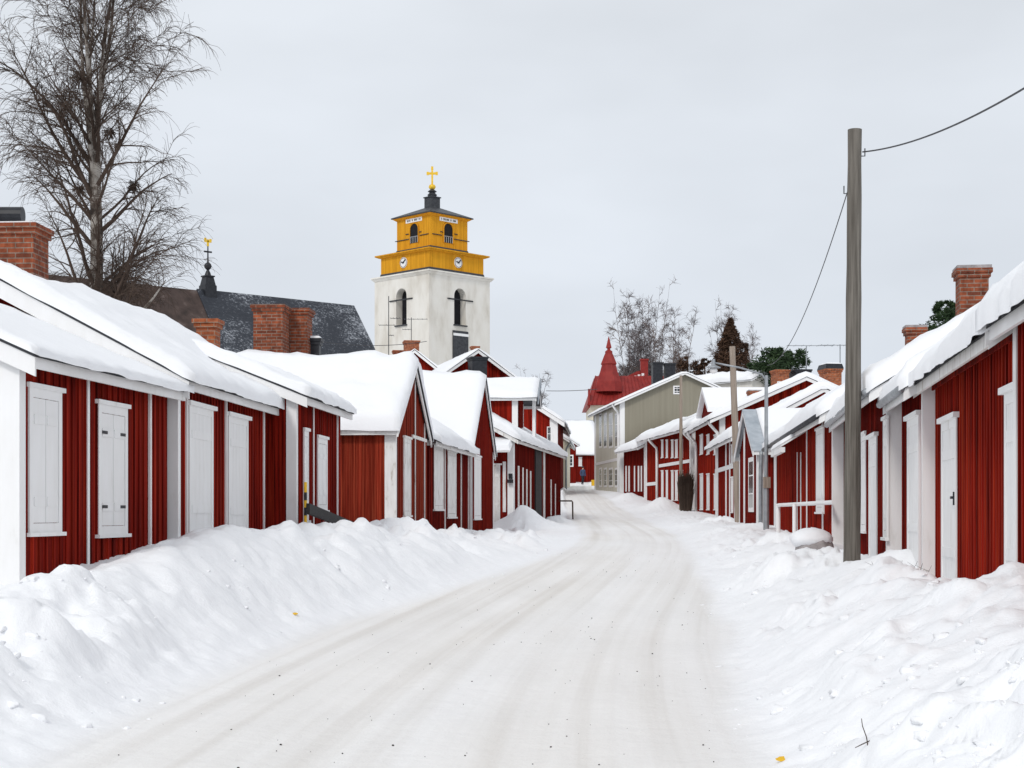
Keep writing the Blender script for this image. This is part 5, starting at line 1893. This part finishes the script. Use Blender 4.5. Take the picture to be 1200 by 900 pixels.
# far person on the road
x, y = PX(683, 150)
zb = ground_z(x, y)
J = {'pel': (0, 0, 0.95), 'wst': (0, 0, 1.12), 'chs': (0, 0, 1.36), 'nek': (0, 0, 1.50), 'hed': (0.0, -0.02, 1.62), 'top': (0, -0.01, 1.74),
     'hl': (-0.10, 0, 0.90), 'kl': (-0.11, -0.10, 0.50), 'al': (-0.12, 0.02, 0.09), 'tl': (-0.12, -0.12, 0.04),
     'hr': (0.10, 0, 0.90), 'kr': (0.11, 0.05, 0.50), 'ar': (0.12, 0.20, 0.10), 'tr': (0.12, 0.08, 0.05),
     'sl': (-0.20, 0, 1.42), 'el': (-0.27, 0.04, 1.14), 'wl': (-0.27, -0.08, 0.92), 'dl': (-0.26, -0.12, 0.83),
     'sr': (0.20, 0, 1.42), 'er': (0.27, 0.05, 1.14), 'wr': (0.28, -0.04, 0.90), 'dr': (0.27, -0.08, 0.81)}
RAD = {'pel': .14, 'wst': .14, 'chs': .16, 'nek': .06, 'hed': .095, 'top': .07, 'hl': .10, 'kl': .07, 'al': .05, 'tl': .04, 'hr': .10, 'kr': .07, 'ar': .05, 'tr': .04,
       'sl': .08, 'el': .06, 'wl': .045, 'dl': .04, 'sr': .08, 'er': .06, 'wr': .045, 'dr': .04}
ED = [('pel', 'wst'), ('wst', 'chs'), ('chs', 'nek'), ('nek', 'hed'), ('hed', 'top'), ('pel', 'hl'), ('hl', 'kl'), ('kl', 'al'), ('al', 'tl'), ('pel', 'hr'), ('hr', 'kr'), ('kr', 'ar'), ('ar', 'tr'),
      ('chs', 'sl'), ('sl', 'el'), ('el', 'wl'), ('wl', 'dl'), ('chs', 'sr'), ('sr', 'er'), ('er', 'wr'), ('wr', 'dr')]
ks = list(J)
me = bpy.data.meshes.new('person')
me.from_pydata([J[k] for k in ks], [(ks.index(a), ks.index(b)) for a, b in ED], [])
po = bpy.data.objects.new('person', me)
col.objects.link(po)
po.location = (x, y, zb)
po.rotation_euler = (0, 0, 0.5)
sk = po.modifiers.new('skin', 'SKIN')
for i, k in enumerate(ks):
    me.skin_vertices[0].data[i].radius = (RAD[k], RAD[k])
    me.skin_vertices[0].data[i].use_root = (k == 'pel')
po.modifiers.new('sub', 'SUBSURF').levels = 1
po.modifiers['sub'].render_levels = 1
dg = bpy.context.evaluated_depsgraph_get()
dg.update()
me2 = bpy.data.meshes.new_from_object(po.evaluated_get(dg))
po.modifiers.clear()
po.data = me2
me2.materials.clear()
for k in ('dark_cloth', 'blue_cloth', 'skin'):
    me2.materials.append(M[k])
for p_ in me2.polygons:
    z = p_.center.z
    p_.material_index = 2 if z > 1.5 else (1 if z > 0.86 else 0)
    p_.use_smooth = True
tag(po, 'distant walker in a dark blue jacket at the end of the street', 'person')
mb = MB()
mb.lathe(0, -0.01, [(0.112, 1.66), (0.118, 1.72), (0.09, 1.79), (0.02, 1.82)], 12)
hat = mb.build('hat', M['dark_cloth'], po, smooth=True)

x, y = PX(696, 136)
zb = ground_z(x, y)
gb = thing('grit_bin', 'small yellow box at the foot of the olive grey house', 'box', (x, y, zb))
mb = MB()
mb.rbox(0, 0, -0.2, 0.42, 0.42, 0.36, 0, 1.08)
mb.build('bin', M['yellow'], gb)
mb = MB()
mb.rbox(0, 0, 0.42, 0.52, 0.50, 0.44, 0, 0.85)
mb.build('lid', M['yellow'], gb)
